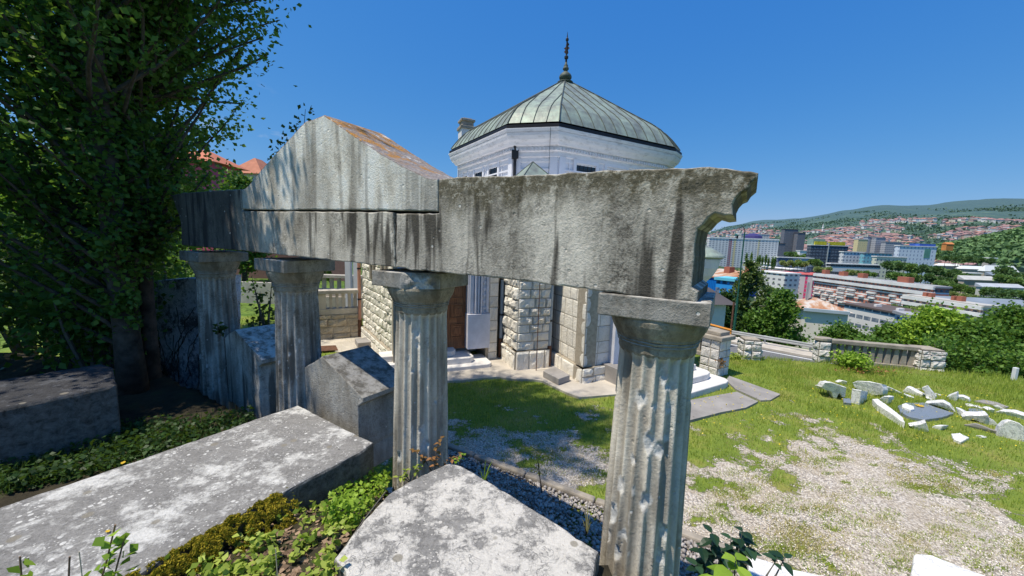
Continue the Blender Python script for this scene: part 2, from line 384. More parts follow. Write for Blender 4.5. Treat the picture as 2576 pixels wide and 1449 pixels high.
def ground_mat():
    t=NT('grass_and_white_gravel',.95); o=t.co()
    gr=t.attr('grav'); n=t.noise(2.6,7,.75,o); f=t.noise(11,6,.75,o)
    x=t.math('ADD',gr,t.math('ADD',t.math('MULTIPLY',t.math('SUBTRACT',n,.5),.35),t.math('MULTIPLY',t.math('SUBTRACT',f,.5),1.0)))
    k=t.ramp(x,[(.46,0),(.54,1)])
    g1=t.ramp(t.noise(1.1,6,.7,o),[(.3,(.15,.22,.03)),(.5,(.23,.30,.045)),(.62,(.34,.33,.08)),(.78,(.40,.34,.15))])
    g2=t.mix(t.ramp(t.noise(24,5,.75,o),[(.35,.0),(.7,.55)]),g1,(.05,.09,.016))
    vc=t.new('ShaderNodeTexVoronoi'); vc.inputs['Scale'].default_value=34; t.l.new(o,vc.inputs['Vector'])
    val=t.sep(vc.outputs['Color'])[0]
    st=t.ramp(val,[(0,(.44,.38,.31)),(.3,(.62,.55,.47)),(1,(.80,.73,.65))])
    gap=t.ramp(vc.outputs['Distance'],[(.45,0),(.75,.75)])
    st=t.mix(gap,st,(.24,.20,.17))
    dirt=t.ramp(t.noise(1.9,6,.7,o),[(.42,0),(.62,.6)])
    st=t.mix(dirt,st,(.46,.38,.27))
    col=t.mix(k,g2,st)
    h=t.math('SUBTRACT',t.math('MULTIPLY',t.noise(30,5,.75,o),.9),t.math('MULTIPLY',t.math('MULTIPLY',vc.outputs['Distance'],k),1.0))
    t.bump(h,.9,.025); return t.done(col)
M['ground']=ground_mat()
def terrain_mat():
    t=NT('hillside_terrain',.95); o=t.co()
    b=t.noise(.011,7,.65,o); c=t.noise(.055,6,.7,o); d=t.noise(.35,5,.7,o)
    x=t.math('ADD',t.math('MULTIPLY',b,.6),t.math('ADD',t.math('MULTIPLY',c,.3),t.math('MULTIPLY',d,.1)))
    col=t.ramp(x,[(.40,(.022,.052,.022)),(.51,(.045,.09,.035)),(.58,(.12,.18,.06)),(.66,(.22,.26,.10))])
    near=t.ramp(t.noise(.8,6,.7,o),[(.3,(.07,.14,.02)),(.6,(.16,.24,.04)),(.8,(.26,.27,.08))])
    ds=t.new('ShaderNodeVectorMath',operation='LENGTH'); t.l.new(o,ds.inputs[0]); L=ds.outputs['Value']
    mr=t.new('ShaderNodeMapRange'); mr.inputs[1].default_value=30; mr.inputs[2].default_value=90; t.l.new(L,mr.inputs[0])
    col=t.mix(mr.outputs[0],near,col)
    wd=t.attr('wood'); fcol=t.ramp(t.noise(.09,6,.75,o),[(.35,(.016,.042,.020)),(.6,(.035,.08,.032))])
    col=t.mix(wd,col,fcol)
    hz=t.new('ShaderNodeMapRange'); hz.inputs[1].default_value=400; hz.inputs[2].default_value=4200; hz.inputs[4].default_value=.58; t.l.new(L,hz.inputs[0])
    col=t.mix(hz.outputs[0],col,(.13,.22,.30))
    t.bump(t.noise(.12,6,.7,o),.8,6.0); return t.done(col)
M['terrain']=terrain_mat()
def pebble_mat(name,lo,hi):
    t=NT(name,.85); r=t.geo('Random Per Island')
    c=t.ramp(r,[(0,lo),(.35,tuple((a+b)/2 for a,b in zip(lo,hi))),(1,hi)]); return t.done(c)
M['pebble_white']=pebble_mat('white_crushed_gravel',(.54,.48,.40),(.90,.84,.76))
M['pebble_grey']=pebble_mat('grey_brown_pebbles',(.17,.15,.14),(.50,.46,.43))
M['soil']=(lambda t:(t.bump(t.noise(14,7,.75),.9,.04),t.done(t.ramp(t.noise(5,7,.7),[(.3,(.028,.024,.016)),(.55,(.06,.05,.03)),(.75,(.06,.09,.03))])))[1])(NT('dark_leafy_soil',.95))
M['grass_shade']=leafm('shaded_grass_blades',(.03,.07,.012),(.08,.14,.03),.25,.7)
M['twig']=simple('brown_twig_bark',(.24,.15,.09),.9,.3,60)
M['straw']=simple('dry_straw',(.6,.5,.33),.9,.2,40)
from mathutils.geometry import tessellate_polygon
def rnoise(p, s=1.0, seed=0): return mnoise.noise(Vector(p)*s+Vector((seed*7.3,seed*3.1,seed*1.7)))
def block(name, outline, h, mats, parent=None, loc=None, res=.05, jit=.006, ch=.012, seed=1, upmat=None, botjit=None):
    """A cut stone: outline extruded by h, its arrises chamfered and slightly broken."""
    h=Vector(h); N=-h.normalized(); out=[Vector(p) for p in outline]; pts=[]
    for i,a in enumerate(out):
        b=out[(i+1)%len(out)]; L=(b-a).length; k=max(1,int(L/res))
        for j in range(k): pts.append(a.lerp(b,j/k))
    n=len(pts); res_=[]
    for i,p in enumerate(pts):
        e=(pts[(i+1)%n]-pts[i-1]).normalized(); inn=N.cross(e).normalized()
        j=(rnoise(p,9,seed)+.6*rnoise(p,31,seed+5))*jit
        big=max(0,rnoise(p,3.1,seed+9)-.35)*jit*6
        res_.append((p+inn*(j+big),inn))
    # make sure inward is really inward (signed area)
    area=Vector((0,0,0))
    for i in range(n): area+=pts[i].cross(pts[(i+1)%n])
    sgn = 1 if area.dot(N)>0 else -1
    ring=[]
    def mk(depth, inset):
        return [p+inn*sgn*(inset*(1+.8*rnoise(p,14,seed+2)))+h.normalized()*depth for p,inn in res_]
    H=h.length
    rings=[mk(0,ch), mk(ch*.3,ch*.35), mk(ch*1.1,0)]
    for q in (.33,.66): rings.append(mk(H*q,rnoise((q,seed,0),1,3)*jit))
    rings += [mk(H-ch,0), mk(H,ch)]
    vs=[p for r in rings for p in r]; fs=[]; mi=[]
    for k in range(len(rings)-1):
        for i in range(n):
            a=k*n+i; b=k*n+(i+1)%n; f=(a,b,b+n,a+n) if sgn<0 else (b,a,a+n,b+n)
            fs.append(f)
            nn=(vs[f[1]]-vs[f[0]]).cross(vs[f[2]]-vs[f[0]])
            mi.append(1 if (upmat is not None and nn.z*1.0>.25*nn.length and pts[i].z>upmat) else 0)
    for k,flip in ((0,False),(len(rings)-1,True)):
        tri=tessellate_polygon([[vs[k*n+i] for i in range(n)]])
        for t in tri:
            f=tuple(k*n+q for q in t)
            nn=(vs[f[1]]-vs[f[0]]).cross(vs[f[2]]-vs[f[0]])
            if (nn.dot(N)<0)!=flip: f=f[::-1]
            fs.append(f); mi.append(0)
    return mesh_obj(name, vs, fs, mats, parent, loc, False, mi if isinstance(mats,(list,tuple)) else None)

BD=Vector((-.865,.502,0)).normalized(); BN=Vector((.502,.865,0)).normalized()
BP=Vector((.79,2.27,3.2)); TH=.60
def bp(px,py): return onp(px,py,BP,BN)
def c4(x,y): return (1072.9+x*.33345, 412+y*.33345)
def c2(x,y): return (386.2+x*.33345, 257.5+y*.33345)
ent = thing('colonnade_entablature','long weathered stone beam with a gabled block lying on four fluted columns','entablature',tuple(bp(1000,660)))
right=[c4(-230,375),c4(90,372),c4(92,250),c4(88,116),c4(150,112),c4(230,104),c4(560,92),c4(900,78),c4(1200,60),c4(1500,45),c4(1760,36),c4(2000,27),c4(2130,24),
       c4(2330,42),c4(2500,70),c4(2497,105),c4(2450,150),c4(2415,200),c4(2372,218),c4(2335,258),c4(2312,310),c4(2312,386),c4(2245,392),c4(2175,372),
       c4(2125,400),c4(2080,460),c4(2042,490),c4(2025,600),c4(2013,800),c4(2005,930),c4(2053,965),c4(2042,1052),
       c4(1500,984),c4(1270,958),c4(950,914),c4(500,858),c4(100,820),c4(-232,779)]
HB=Vector((.62,1,0)).normalized()*.62
block('right_beam_block',[bp(*p) for p in right],HB,[M['beam_moss']],ent,res=.035,jit=.008,ch=.012,seed=3)
left=[c2(130,702),c2(230,682),c2(430,668),c2(655,655),c2(662,745),c2(666,822),c2(1000,824),c2(1400,827),c2(1810,830),c2(1822,1244),c2(1300,1187),c2(700,1122),c2(210,1076),
      c2(208,980),c2(203,900),c2(185,840),c2(150,745)]
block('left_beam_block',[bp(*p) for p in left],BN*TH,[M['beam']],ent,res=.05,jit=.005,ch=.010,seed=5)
ped=[c2(668,806),c2(664,657),c2(700,640),c2(745,590),c2(800,520),c2(880,430),c2(1000,298),c2(1100,190),c2(1150,138),c2(1205,130),c2(1240,112),c2(1285,92),c2(1310,108),c2(1450,205),c2(1690,370),
     c2(1880,478),c2(2050,560),c2(2090,573),c2(2143,577),c2(2143,822),c2(1700,812),c2(1200,809)]
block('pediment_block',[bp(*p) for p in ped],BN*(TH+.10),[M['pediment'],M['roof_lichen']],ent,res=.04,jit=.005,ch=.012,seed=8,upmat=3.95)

CP = BP+BN*.30
def column(px,py,label,seed,chips=(),rot=0.0,mat='column',broken=False):
    q=onp(px,py,CP,BN); ax=Vector((q.x,q.y,0))
    t=thing('fluted_column',label,'column',tuple(ax),'fluted columns carrying the stone beam')
    z0,z1=-.02,2.82; nfl,seg,rows=20,8,210; na=nfl*seg
    th=(np.arange(na)/na*2*math.pi)[None,:]; z=np.linspace(z0,z1,rows)[:,None]
    rad=.302-(.302-.243)*((z-z0)/(z1-z0))**1.15
    ph=((th*nfl/(2*math.pi)+rot)%1.0)
    fade=np.clip((z1-z)/.05,0,1)
    r=rad-.032*np.sin(np.pi*ph)**.72*fade
    r=r+np.array([[mnoise.noise(Vector((math.cos(a)*2.2,math.sin(a)*2.2,zz*2.2+seed*9)))*.0025 for a in th[0]] for zz in z[:,0]])
    # rubbed and nibbled arrises
    ed=np.minimum(ph,1-ph)
    nib=np.array([[mnoise.noise(Vector((math.cos(a)*6,math.sin(a)*6,zz*9+seed*5))) for a in th[0]] for zz in z[:,0]])
    cut=rad-.0005-np.clip(nib-.42,0,1)*.06
    chip=np.clip((nib-.44)*8,0,1)*(ed<.2)*.8
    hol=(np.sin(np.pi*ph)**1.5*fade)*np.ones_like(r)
    r=np.where(ed<.2,np.minimum(r,cut),r)
    for (kind,a,b,size) in chips:
        if kind=='px':
            vq=ray(a,b); o=Vector((0,0,EYE)); dx,dy=vq.x,vq.y
            A=dx*dx+dy*dy; B=-2*(dx*ax.x+dy*ax.y); C=ax.x**2+ax.y**2-.27**2; D=B*B-4*A*C
            if D<0: continue
            s_=(-B-math.sqrt(D))/(2*A); p=o+vq*s_; ca=math.atan2(p.y-ax.y,p.x-ax.x); cz=p.z
        else: ca,cz=a,b
        da=((th-ca+math.pi)%(2*math.pi)-math.pi)*.27; dz=(z-cz)*.62
        d=np.sqrt(da**2+dz**2)*1.18
        wob=np.array([[mnoise.noise(Vector((math.cos(x)*6,math.sin(x)*6,zz*17+seed))) for x in th[0]] for zz in z[:,0]])
        dd=d/size+wob*.6
        inside=dd<1
        depth=.030+.012*wob+.004
        rr=rad-depth*np.clip(3.0*(1-dd),0,1)-.003
        hol=np.where(inside,hol*np.clip(dd-.5,0,1),hol); r=np.where(inside,np.minimum(r,rr),r); chip=np.where(inside,np.clip(1.6-dd*1.1,0,1),chip)
    X=ax.x+r*np.cos(th); Y=ax.y+r*np.sin(th); Z=np.broadcast_to(z,r.shape)
    V=np.stack([X,Y,Z],-1).reshape(-1,3)
    i=np.arange(rows-1)[:,None]*na; j=np.arange(na)[None,:]; j2=(j+1)%na
    F=np.stack([i+j,i+j2,i+na+j2,i+na+j],-1).reshape(-1,4)
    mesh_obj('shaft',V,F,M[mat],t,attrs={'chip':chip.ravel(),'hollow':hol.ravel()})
    mb=MB(); n=48
    prof=[(.236,2.80),(.247,2.822),(.246,2.862),(.256,2.866),(.257,2.876),(.251,2.880),(.262,2.889),(.262,2.898),(.256,2.902),(.268,2.912),(.268,2.922),(.276,2.935),(.292,2.965),(.306,3.000),(.312,3.030),(.308,3.052)]
    mb.lathe(ax,prof,n); o=mb.build('capital',M['capital'],t); 
    for p in o.data.polygons: p.use_smooth=False
    hw=.315; c=ax+Vector((0,0,3.19)); A=BD*hw; B=BN*hw
    outl=[c-A-B,c+A-B,c+A+B,c-A+B]
    if broken:   # the front right corner is knocked off
        outl=[c-A*.15-B*.99,c+A-B,c+A+B,c-A+B,c-A-B*.30,c-A*.82-B*.50,c-A*.52-B*.62,c-A*.30-B*.80]
    block('abacus',outl,(0,0,-.14),[M['abacus']],t,res=.03,jit=.006,ch=.008,seed=seed)
    if broken:
        rr=random.Random(4); mb=MB()
        pts=[c-A*.15-B*.99,c-A*.30-B*.80,c-A*.52-B*.62,c-A*.82-B*.50,c-A-B*.30]
        up=[p+Vector((0,0,-.002)) for p in pts]; lo=[p+(-A*.10-B*.16)*rr.uniform(.4,1)+Vector((0,0,-.138)) for p in pts]
        md=[a.lerp(b,.5)+(A+B)*rr.uniform(-.12,.02) for a,b in zip(up,lo)]
        def pol(P,f): k=min(int(f*4),3); return P[k].lerp(P[k+1],f*4-k)
        NU,NV=26,12; vs=[]; cp=[]
        for b_ in range(NV+1):
            for a_ in range(NU+1):
                f,g_=a_/NU,b_/NV; p0=pol(up,f); p2=pol(lo,f); p=p0.lerp(p2,g_**1.5); w=math.sin(math.pi*f)*1.0
                q=rnoise(p,16,3)*.035+rnoise(p,40,6)*.012; p=p+(A+B).normalized()*(q-.03*math.sin(math.pi*g_))*w
                vs.append(p); cp.append(max(0,min(1,rnoise(p,13,8)*4+.35)) if f>.35 else .1)
        fs=[(b_*(NU+1)+a_,b_*(NU+1)+a_+1,(b_+1)*(NU+1)+a_+1,(b_+1)*(NU+1)+a_) for b_ in range(NV) for a_ in range(NU)]
        mesh_obj('fresh_break',vs,fs,M['abacus'],t,attrs={'chip':cp})['label']='rough broken corner of the abacus with a bright fresh patch'
    return ax
def k9(x,y): return (1459+x*.4964, 729.6+y*.4964)
ch4=[('px',*k9(295,555),.055),('px',*k9(430,450),.04),('px',*k9(470,500),.035),('px',*k9(465,610),.04),('px',*k9(355,785),.055),('px',*k9(405,825),.045),('px',*k9(255,870),.03),
     ('px',*k9(190,990),.045),('px',*k9(330,1080),.05),('px',*k9(150,1130),.055),('px',*k9(180,1340),.045),('px',*k9(430,1230),.04),('px',*k9(410,1360),.045),('px',*k9(210,1250),.035),
     ('px',*k9(135,1230),.04),('px',*k9(450,760),.03),('px',*k9(380,600),.02)]
ch3=[('px',1043,838,.055),('px',1047,868,.04),('px',1020,905,.02),('px',1062,1085,.04),('px',1000,1150,.035),('px',1070,1120,.05),('px',1100,1010,.02),('px',1035,935,.018)]
COLS=[column(1648,900,'thick pockmarked fluted column closest to the camera under the right end of the beam',1,ch4,.15),
 column(1060,800,'fluted column with a broken capital corner standing behind the lichened slabs',2,ch3,.4,broken=True),
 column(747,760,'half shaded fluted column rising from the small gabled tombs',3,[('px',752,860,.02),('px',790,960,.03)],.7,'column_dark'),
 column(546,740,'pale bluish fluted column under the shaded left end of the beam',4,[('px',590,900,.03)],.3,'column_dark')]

# ------------------------------------------------------------------ tomb slabs around the photographer
def zpoly(pts,z): return [onz(x,y,z) for x,y in pts]
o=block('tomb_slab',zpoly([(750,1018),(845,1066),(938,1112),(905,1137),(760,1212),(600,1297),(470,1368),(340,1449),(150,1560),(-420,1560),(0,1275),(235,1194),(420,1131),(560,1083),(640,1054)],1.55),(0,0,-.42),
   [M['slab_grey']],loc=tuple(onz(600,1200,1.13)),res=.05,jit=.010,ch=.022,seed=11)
setp(o,'long grey lichened tomb slab running to the lower left, edged with golden moss','tomb slab')
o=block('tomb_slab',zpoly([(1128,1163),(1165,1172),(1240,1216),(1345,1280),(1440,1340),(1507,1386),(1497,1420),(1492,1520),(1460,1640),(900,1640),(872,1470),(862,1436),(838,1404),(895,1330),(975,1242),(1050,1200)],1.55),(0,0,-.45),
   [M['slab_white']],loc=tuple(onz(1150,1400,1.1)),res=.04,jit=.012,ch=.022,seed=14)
setp(o,'broken white and grey cracked tomb slab with tan spots in the centre foreground','tomb slab')
# little house-shaped tombs between the columns
def gable_tomb(gl,gr_,yl,yr,zr,back,label,seed,mat,zb=.9,ridge=.42):
    """gl,gr_: left/right eave points (Vectors); ridge height zr"""
    L=Vector(gl); Rr=Vector(gr_); d=(Rr-L); mid=L.lerp(Rr,ridge); mid.z=zr
    n=Vector((-d.y,d.x,0)).normalized()
    ov=.03
    out=[L+Vector((0,0,-.03)),L+Vector((0,0,0)),mid,Rr+Vector((0,0,0)),Rr+Vector((0,0,-.05)),Rr-d*.07+Vector((0,0,-.12)),Vector((*(Rr-d*.06).xy,zb)),Vector((*(L+d*.04).xy,zb)),L+d*.04+Vector((0,0,-.10))]
    o=block('gabled_tomb',out[::-1],n*back,[mat],loc=(L.x,L.y,zb),res=.05,jit=.007,ch=.012,seed=seed)
    setp(o,label,'tomb','small gabled tombs between the columns'); return o
Pg=Vector((-2.36,4.34,0)); ng=Vector((.55,.835,0))
gl=onp(750,935,Pg,ng); gr_=onp(913,1000,Pg,ng); gr_.z=gl.z=(gl.z+gr_.z)/2
zrr=onp(836,905,Pg,ng).z
gable_tomb(gl,gr_,0,0,zrr,.62,'sunlit grey tomb shaped like a little gabled house at the head of the long slab',21,M['tomb_grey'])
Pg=Vector((-3.72,5.15,0))
gl=onp(548,860,Pg,ng); gr_=onp(658,905,Pg,ng); gr_.z=gl.z=(gl.z+gr_.z)/2
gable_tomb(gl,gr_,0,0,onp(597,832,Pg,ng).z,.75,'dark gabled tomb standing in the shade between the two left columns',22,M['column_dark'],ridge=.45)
# upright marble tombstone left of the columns
Pt=Vector((-4.7,6.15,0)); nt=Vector((.25,.97,0)).normalized()
pts=[onp(x,y,Pt,nt) for x,y in [(316,1100),(318,735),(340,712),(420,703),(530,697),(530,1120)]]
zb=-.05
for p in (pts[0],pts[-1]): p.z=zb
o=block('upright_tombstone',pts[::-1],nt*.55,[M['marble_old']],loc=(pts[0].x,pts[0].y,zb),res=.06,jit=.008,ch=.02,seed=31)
setp(o,'tall upright marble tombstone veined with dry creeper behind the leftmost column','tombstone')
# low dark tomb in deep shade on the far left
o=block('low_dark_tomb',zpoly([(-300,990),(0,955),(256,914),(284,922),(292,968),(0,1028),(-320,1090)],1.80),(0,0,-.75),[M['slab_dark']],loc=tuple(onz(200,1050,.95)),res=.06,jit=.012,ch=.03,seed=33)
setp(o,'low dark stone tomb lying in deep shade left of the tree trunk','tomb')
# white marble blocks at the lower right
o=block('marble_block',zpoly([(1883,1396),(1990,1430),(2085,1449),(2190,1500),(1880,1540),(1878,1460)],.30),(0,0,-.34),[M['marble']],loc=tuple(onz(1980,1470,0)),res=.06,jit=.01,ch=.015,seed=41)
setp(o,'white veined marble block behind the dark leafed sprig at the bottom edge','stone block')
o=block('marble_block',zpoly([(2300,1393),(2340,1393),(2420,1425),(2485,1449),(2560,1500),(2275,1560),(2290,1440)],.75),(0,0,-.8),[M['marble']],loc=tuple(onz(2400,1470,0)),res=.06,jit=.012,ch=.02,seed=42)
setp(o,'white marble block with black veins on the gravel at the bottom right','stone block')
# ------------------------------------------------------------------ terrain
RTAB=[(-3,90),(0,90),(.5,150),(.58,192),(.62,215),(.75,262),(.86,300),(.96,318),(1.06,322),(1.22,330),(1.36,315),(1.6,300),(3,260)]
def interp(tab,x):
    if x<=tab[0][0]: return tab[0][1]
    for (a,b),(c,d) in zip(tab,tab[1:]):
        if x<=c: return b+(d-b)*(x-a)/(c-a)
    return tab[-1][1]
PROF=[(0,0),(16.4,0),(18.2,-1.8),(19,-1.9),(27.2,-1.95),(29,-3.2),(36,-6.5),(60,-13.5),(120,-24),(250,-34),(400,-37),(600,-33),(800,-27),(1000,-17),(1300,6)]
def yedge(x): return 12.0-.15*(x-7.5)
def terr(x,y,detail=True):
    r=math.hypot(x,y); ang=math.atan2(x,y)
    ta=math.tan(ang) if (y>0 and abs(ang)<1.4) else (3 if x>0 else -3)
    east=min(1,max(0,(ang-R(20))/R(9))) if y>-30 else 0
    if x>0 and y<=0: east=1
    ra=r
    if y>0 and x>0:    # the plateau edge is a straight line running away to the right
        e=y-yedge(x); t=min(1,max(0,(r-38)/60)); ra=(16.2+e)*(1-t)+r*t if r<98 else r
    z=interp(PROF,ra)
    if r>1300:
        z=6
        rz=interp(RTAB,ta); t=(r-1300)/(3500-1300)
        z=6+(rz*1.0-6)*min(1,t)**1.12
        if t>1: z=rz-(r-3500)*.12
    flat=0 if r<26 else -.02*(r-26)*.3
    if r>900: flat=flat+(r-900)*.03
    if detail and r>70:
        z+= mnoise.fractal(Vector((x,y,0))*.0021,1,2,4)*min(28,(r-70)*.018)
    # ground stays higher under the halls on the right
    if y>0 and r>150: z+=24*math.exp(-((ta-1.30)/.20)**2-((r-500)/150)**2)
    # wooded spur on the right
    da=(ta-1.52)/.36; dr=(r-1130)/300
    z+=78*math.exp(-da*da-dr*dr) if y>0 else 0
    return z*east+flat*(1-east)
def spurw(x,y):
    r=math.hypot(x,y); ta=x/y if y>1 else 9
    return math.exp(-((ta-1.55)/.40)**2-((r-1130)/330)**2)
rs=[0,3,6,8,9,10,11,12,12.6,13.2,13.8,14.4,15,15.6,16.2,16.8,17.4,18,18.6,19.2,20,21,22,23,24,25,26,27,28,29,30,31,32,33,34,36,38,40,43,46,50,60,75,95,120,150,190,240,300,370,450,540,640,740,840,950,1060,1180,1300,1430,1580,1750,1950,2150,2400,2650,2900,3100,3300,3420,3520,3700,4200,5200,7000,9500]
angs=[R(a) for a in list(np.arange(-180,-60,6))+list(np.arange(-60,24,3))+list(np.arange(24,66,.5))+list(np.arange(66,181,6))]
V=[];wd=[]
for a in angs:
    for r in rs:
        x=math.sin(a)*r; y=math.cos(a)*r; z=terr(x,y)-(.10 if r<40 else .06)
        V.append((x,y,z)); wd.append(min(1,1.8*spurw(x,y)+max(0,min(1,(r-2500)/500))*.85))
nr=len(rs); F=[]
for i in range(len(angs)-1):
    for j in range(nr-1):
        F.append((i*nr+j,i*nr+j+1,(i+1)*nr+j+1,(i+1)*nr+j))
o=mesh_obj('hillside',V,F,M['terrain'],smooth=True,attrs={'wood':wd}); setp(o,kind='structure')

# ------------------------------------------------------------------ courtyard sheet: grass and gravel
gx=np.arange(-14,19.2,.1); gy=np.arange(-3,15.6,.1)
GP=[[(1125,1075),(1200,1078),(1330,1092),(1420,1080),(1530,1090),(1540,1700),(1000,1700),(1000,1100)],
    [(1500,1150),(1740,1185),(1800,1215),(1890,1150),(1960,1105),(2100,1085),(2200,1105),(2330,1150),(2440,1200),(2520,1250),(2640,1300),(2900,1500),(2900,1800),(1500,1800)]]
GW=[[ (onz(x,min(y,1650),0).x, onz(x,min(y,1650),0).y) for x,y in g] for g in GP]
def sdpoly(P,X,Y):
    inside=np.zeros(X.shape,bool); dmin=np.full(X.shape,1e9)
    for (ax,ay),(bx,by) in zip(P,P[1:]+P[:1]):
        c=((ay>Y)!=(by>Y))&(X<(bx-ax)*(Y-ay)/((by-ay)+1e-12)+ax); inside^=c
        t=np.clip(((X-ax)*(bx-ax)+(Y-ay)*(by-ay))/((bx-ax)**2+(by-ay)**2),0,1)
        dmin=np.minimum(dmin,np.hypot(X-ax-t*(bx-ax),Y-ay-t*(by-ay)))
    return np.where(inside,dmin,-dmin)
def gmask(X,Y):
    d=np.maximum(sdpoly(GW[0],X,Y),sdpoly(GW[1],X,Y))
    X=np.asarray(X,float); Y=np.asarray(Y,float)
    n=np.array([mnoise.fractal(Vector((a*1.5,b*1.5,2)),1,2,4) for a,b in zip(X.ravel(),Y.ravel())]).reshape(X.shape)
    n2=np.array([mnoise.noise(Vector((a*4.2,b*5.5,6))) for a,b in zip(X.ravel(),Y.ravel())]).reshape(X.shape)
    return np.clip(.5+(d-.12)*.26,-.2,.86)+n*.42+n2*.24
XX,YY=np.meshgrid(gx,gy)
G=gmask(XX,YY)
ZZ=np.zeros_like(XX)
nx,ny=len(gx),len(gy)
for j in range(ny):
    for i in range(nx):
        x,y=XX[j,i],YY[j,i]
        ZZ[j,i]=mnoise.noise(Vector((x*.5,y*.5,3)))*.03+mnoise.noise(Vector((x*2.1,y*2.1,7)))*.012
EE=YY-(12.0-.15*(XX-7.5))
ZZ-=np.clip((EE+.05)*1.1,0,2)*(XX>5.6)
mk=~((EE>.7)&(XX>5.6))
V=np.stack([XX,YY,ZZ],-1).reshape(-1,3)
i=np.arange(nx-1)[None,:]; j=np.arange(ny-1)[:,None]*nx
F=np.stack([i+j,i+j+1,i+j+1+nx,i+j+nx],-1).reshape(-1,4)
keep=mk.ravel()[F].all(axis=1); F=F[keep]
o=mesh_obj('ground',V,F,M['ground'],smooth=True,attrs={'grav':G.ravel()}); setp(o,kind='structure')

# raised bank of soil under the tomb slabs (left and in front of the columns)
bx=np.arange(-12,1.05,.09); by=np.arange(-2,6.6,.09)
BX,BY=np.meshgrid(bx,by)
dist=(BX-COLS[0].x)*BN.x+(BY-COLS[0].y)*BN.y       # <0 on the photographer's side of the colonnade
edge=np.clip((-dist-.20)/.16,0,1)*np.clip((1.0-BX)/.12,0,1)*np.clip((BX+12)/1.5,0,1)
BZ=-.25+1.42*edge+.24*edge*np.clip((3.1-BY)/.5,0,1)*np.clip((BX+2.6)/.5,0,1)
BZ+=np.array([[mnoise.noise(Vector((x*1.3,y*1.3,1)))*.07+mnoise.noise(Vector((x*5,y*5,2)))*.03 for x,y in zip(a,b)] for a,b in zip(BX,BY)])*edge
nx,ny=len(bx),len(by); i=np.arange(nx-1)[None,:]; j=np.arange(ny-1)[:,None]*nx
F=np.stack([i+j,i+j+1,i+j+1+nx,i+j+nx],-1).reshape(-1,4)
o=mesh_obj('earth_bank',np.stack([BX,BY,BZ],-1).reshape(-1,3),F,M['soil'],smooth=True); setp(o,kind='structure')
def bankz(x,y):
    i=int(np.clip((x+12)/.09,0,nx-1)); j=int(np.clip((y+2)/.09,0,ny-1)); return float(BZ[j,i])

# kerb between pebble bed and courtyard
ka=onz(1100,1098,.10); kb=onz(1790,1350,.10)
kd=(kb-ka).normalized(); kn=Vector((-kd.y,kd.x,0))
if kn.y<0: kn=-kn
mb=MB(); L=(kb-ka).length; k=0; s=-2.2
while s<L:
    w=.9+.3*random.random()
    mb.box(ka+kd*(s+w/2)+kn*(-.07)+Vector((0,0,-.06)),kd,kn,(0,0,1),w-.015,.11,.10); s+=w
o=mb.build('kerb',M['old_concrete'],loc=tuple(ka)); bevel(o,.025); setp(o,kind='structure')

# ------------------------------------------------------------------ scattered ground cover (stuff)
def scatter_blades(name,P,h,w,mat,label,cat,lean=.5,seg2=False):
    n=len(P); a=np.random.rand(n)*2*math.pi; b=np.random.rand(n)*2*math.pi
    hh=h[0]+(h[1]-h[0])*np.random.rand(n); ww=w*(.6+.8*np.random.rand(n)); ln=lean*np.random.rand(n)*hh
    dx,dy=np.cos(a)*ww/2,np.sin(a)*ww/2
    p0=P+np.stack([dx,dy,0*dx],1); p1=P-np.stack([dx,dy,0*dx],1); tp=P+np.stack([np.cos(b)*ln,np.sin(b)*ln,hh],1)
    V=np.stack([p0,p1,tp],1).reshape(-1,3); F=np.arange(3*n).reshape(-1,3)
    o=mesh_obj(name,V,F,mat); setp(o,label,cat,kind='stuff'); return o
def leafmesh(P,size,flat=0.0,seed=0,asp=.75,droop=0.0,jsize=.5):
    """kite shaped leaves at points P (n,3) -> verts, faces"""
    rs_=np.random.RandomState(seed); n=len(P)
    d=rs_.normal(size=(n,3)); d[:,2]=d[:,2]*(1-flat)-droop; d/=np.linalg.norm(d,axis=1)[:,None]
    u=rs_.normal(size=(n,3)); u[:,2]*=(1-flat); u-= (u*d).sum(1)[:,None]*d; u/=np.linalg.norm(u,axis=1)[:,None]
    nn=np.cross(d,u)
    s=(size*(1-jsize/2+jsize*rs_.rand(n)))[:,None]
    a=P-d*s*.5; b=P-d*s*.08+u*s*.5*asp+nn*s*.12; c=P+d*s*.5; e=P-d*s*.08-u*s*.5*asp+nn*s*.12
    V=np.stack([a,b,c,e],1).reshape(-1,3); F=np.arange(4*n).reshape(-1,4)
    return V,F
n=230000
yy=2.8+13.0*np.random.rand(n)**.85; xx=-4+22.5*np.random.rand(n)
front=(yy<5.9)&(xx<0); 
gm=gmask(xx,yy)
keep=(gm+.06*np.random.randn(n)<.50)&((yy<12.1-.15*(xx-7.5))|(xx<5.6))
APR=[]  # paved areas are kept clear, filled in by the chapel part
GRASS=(xx[keep],yy[keep])
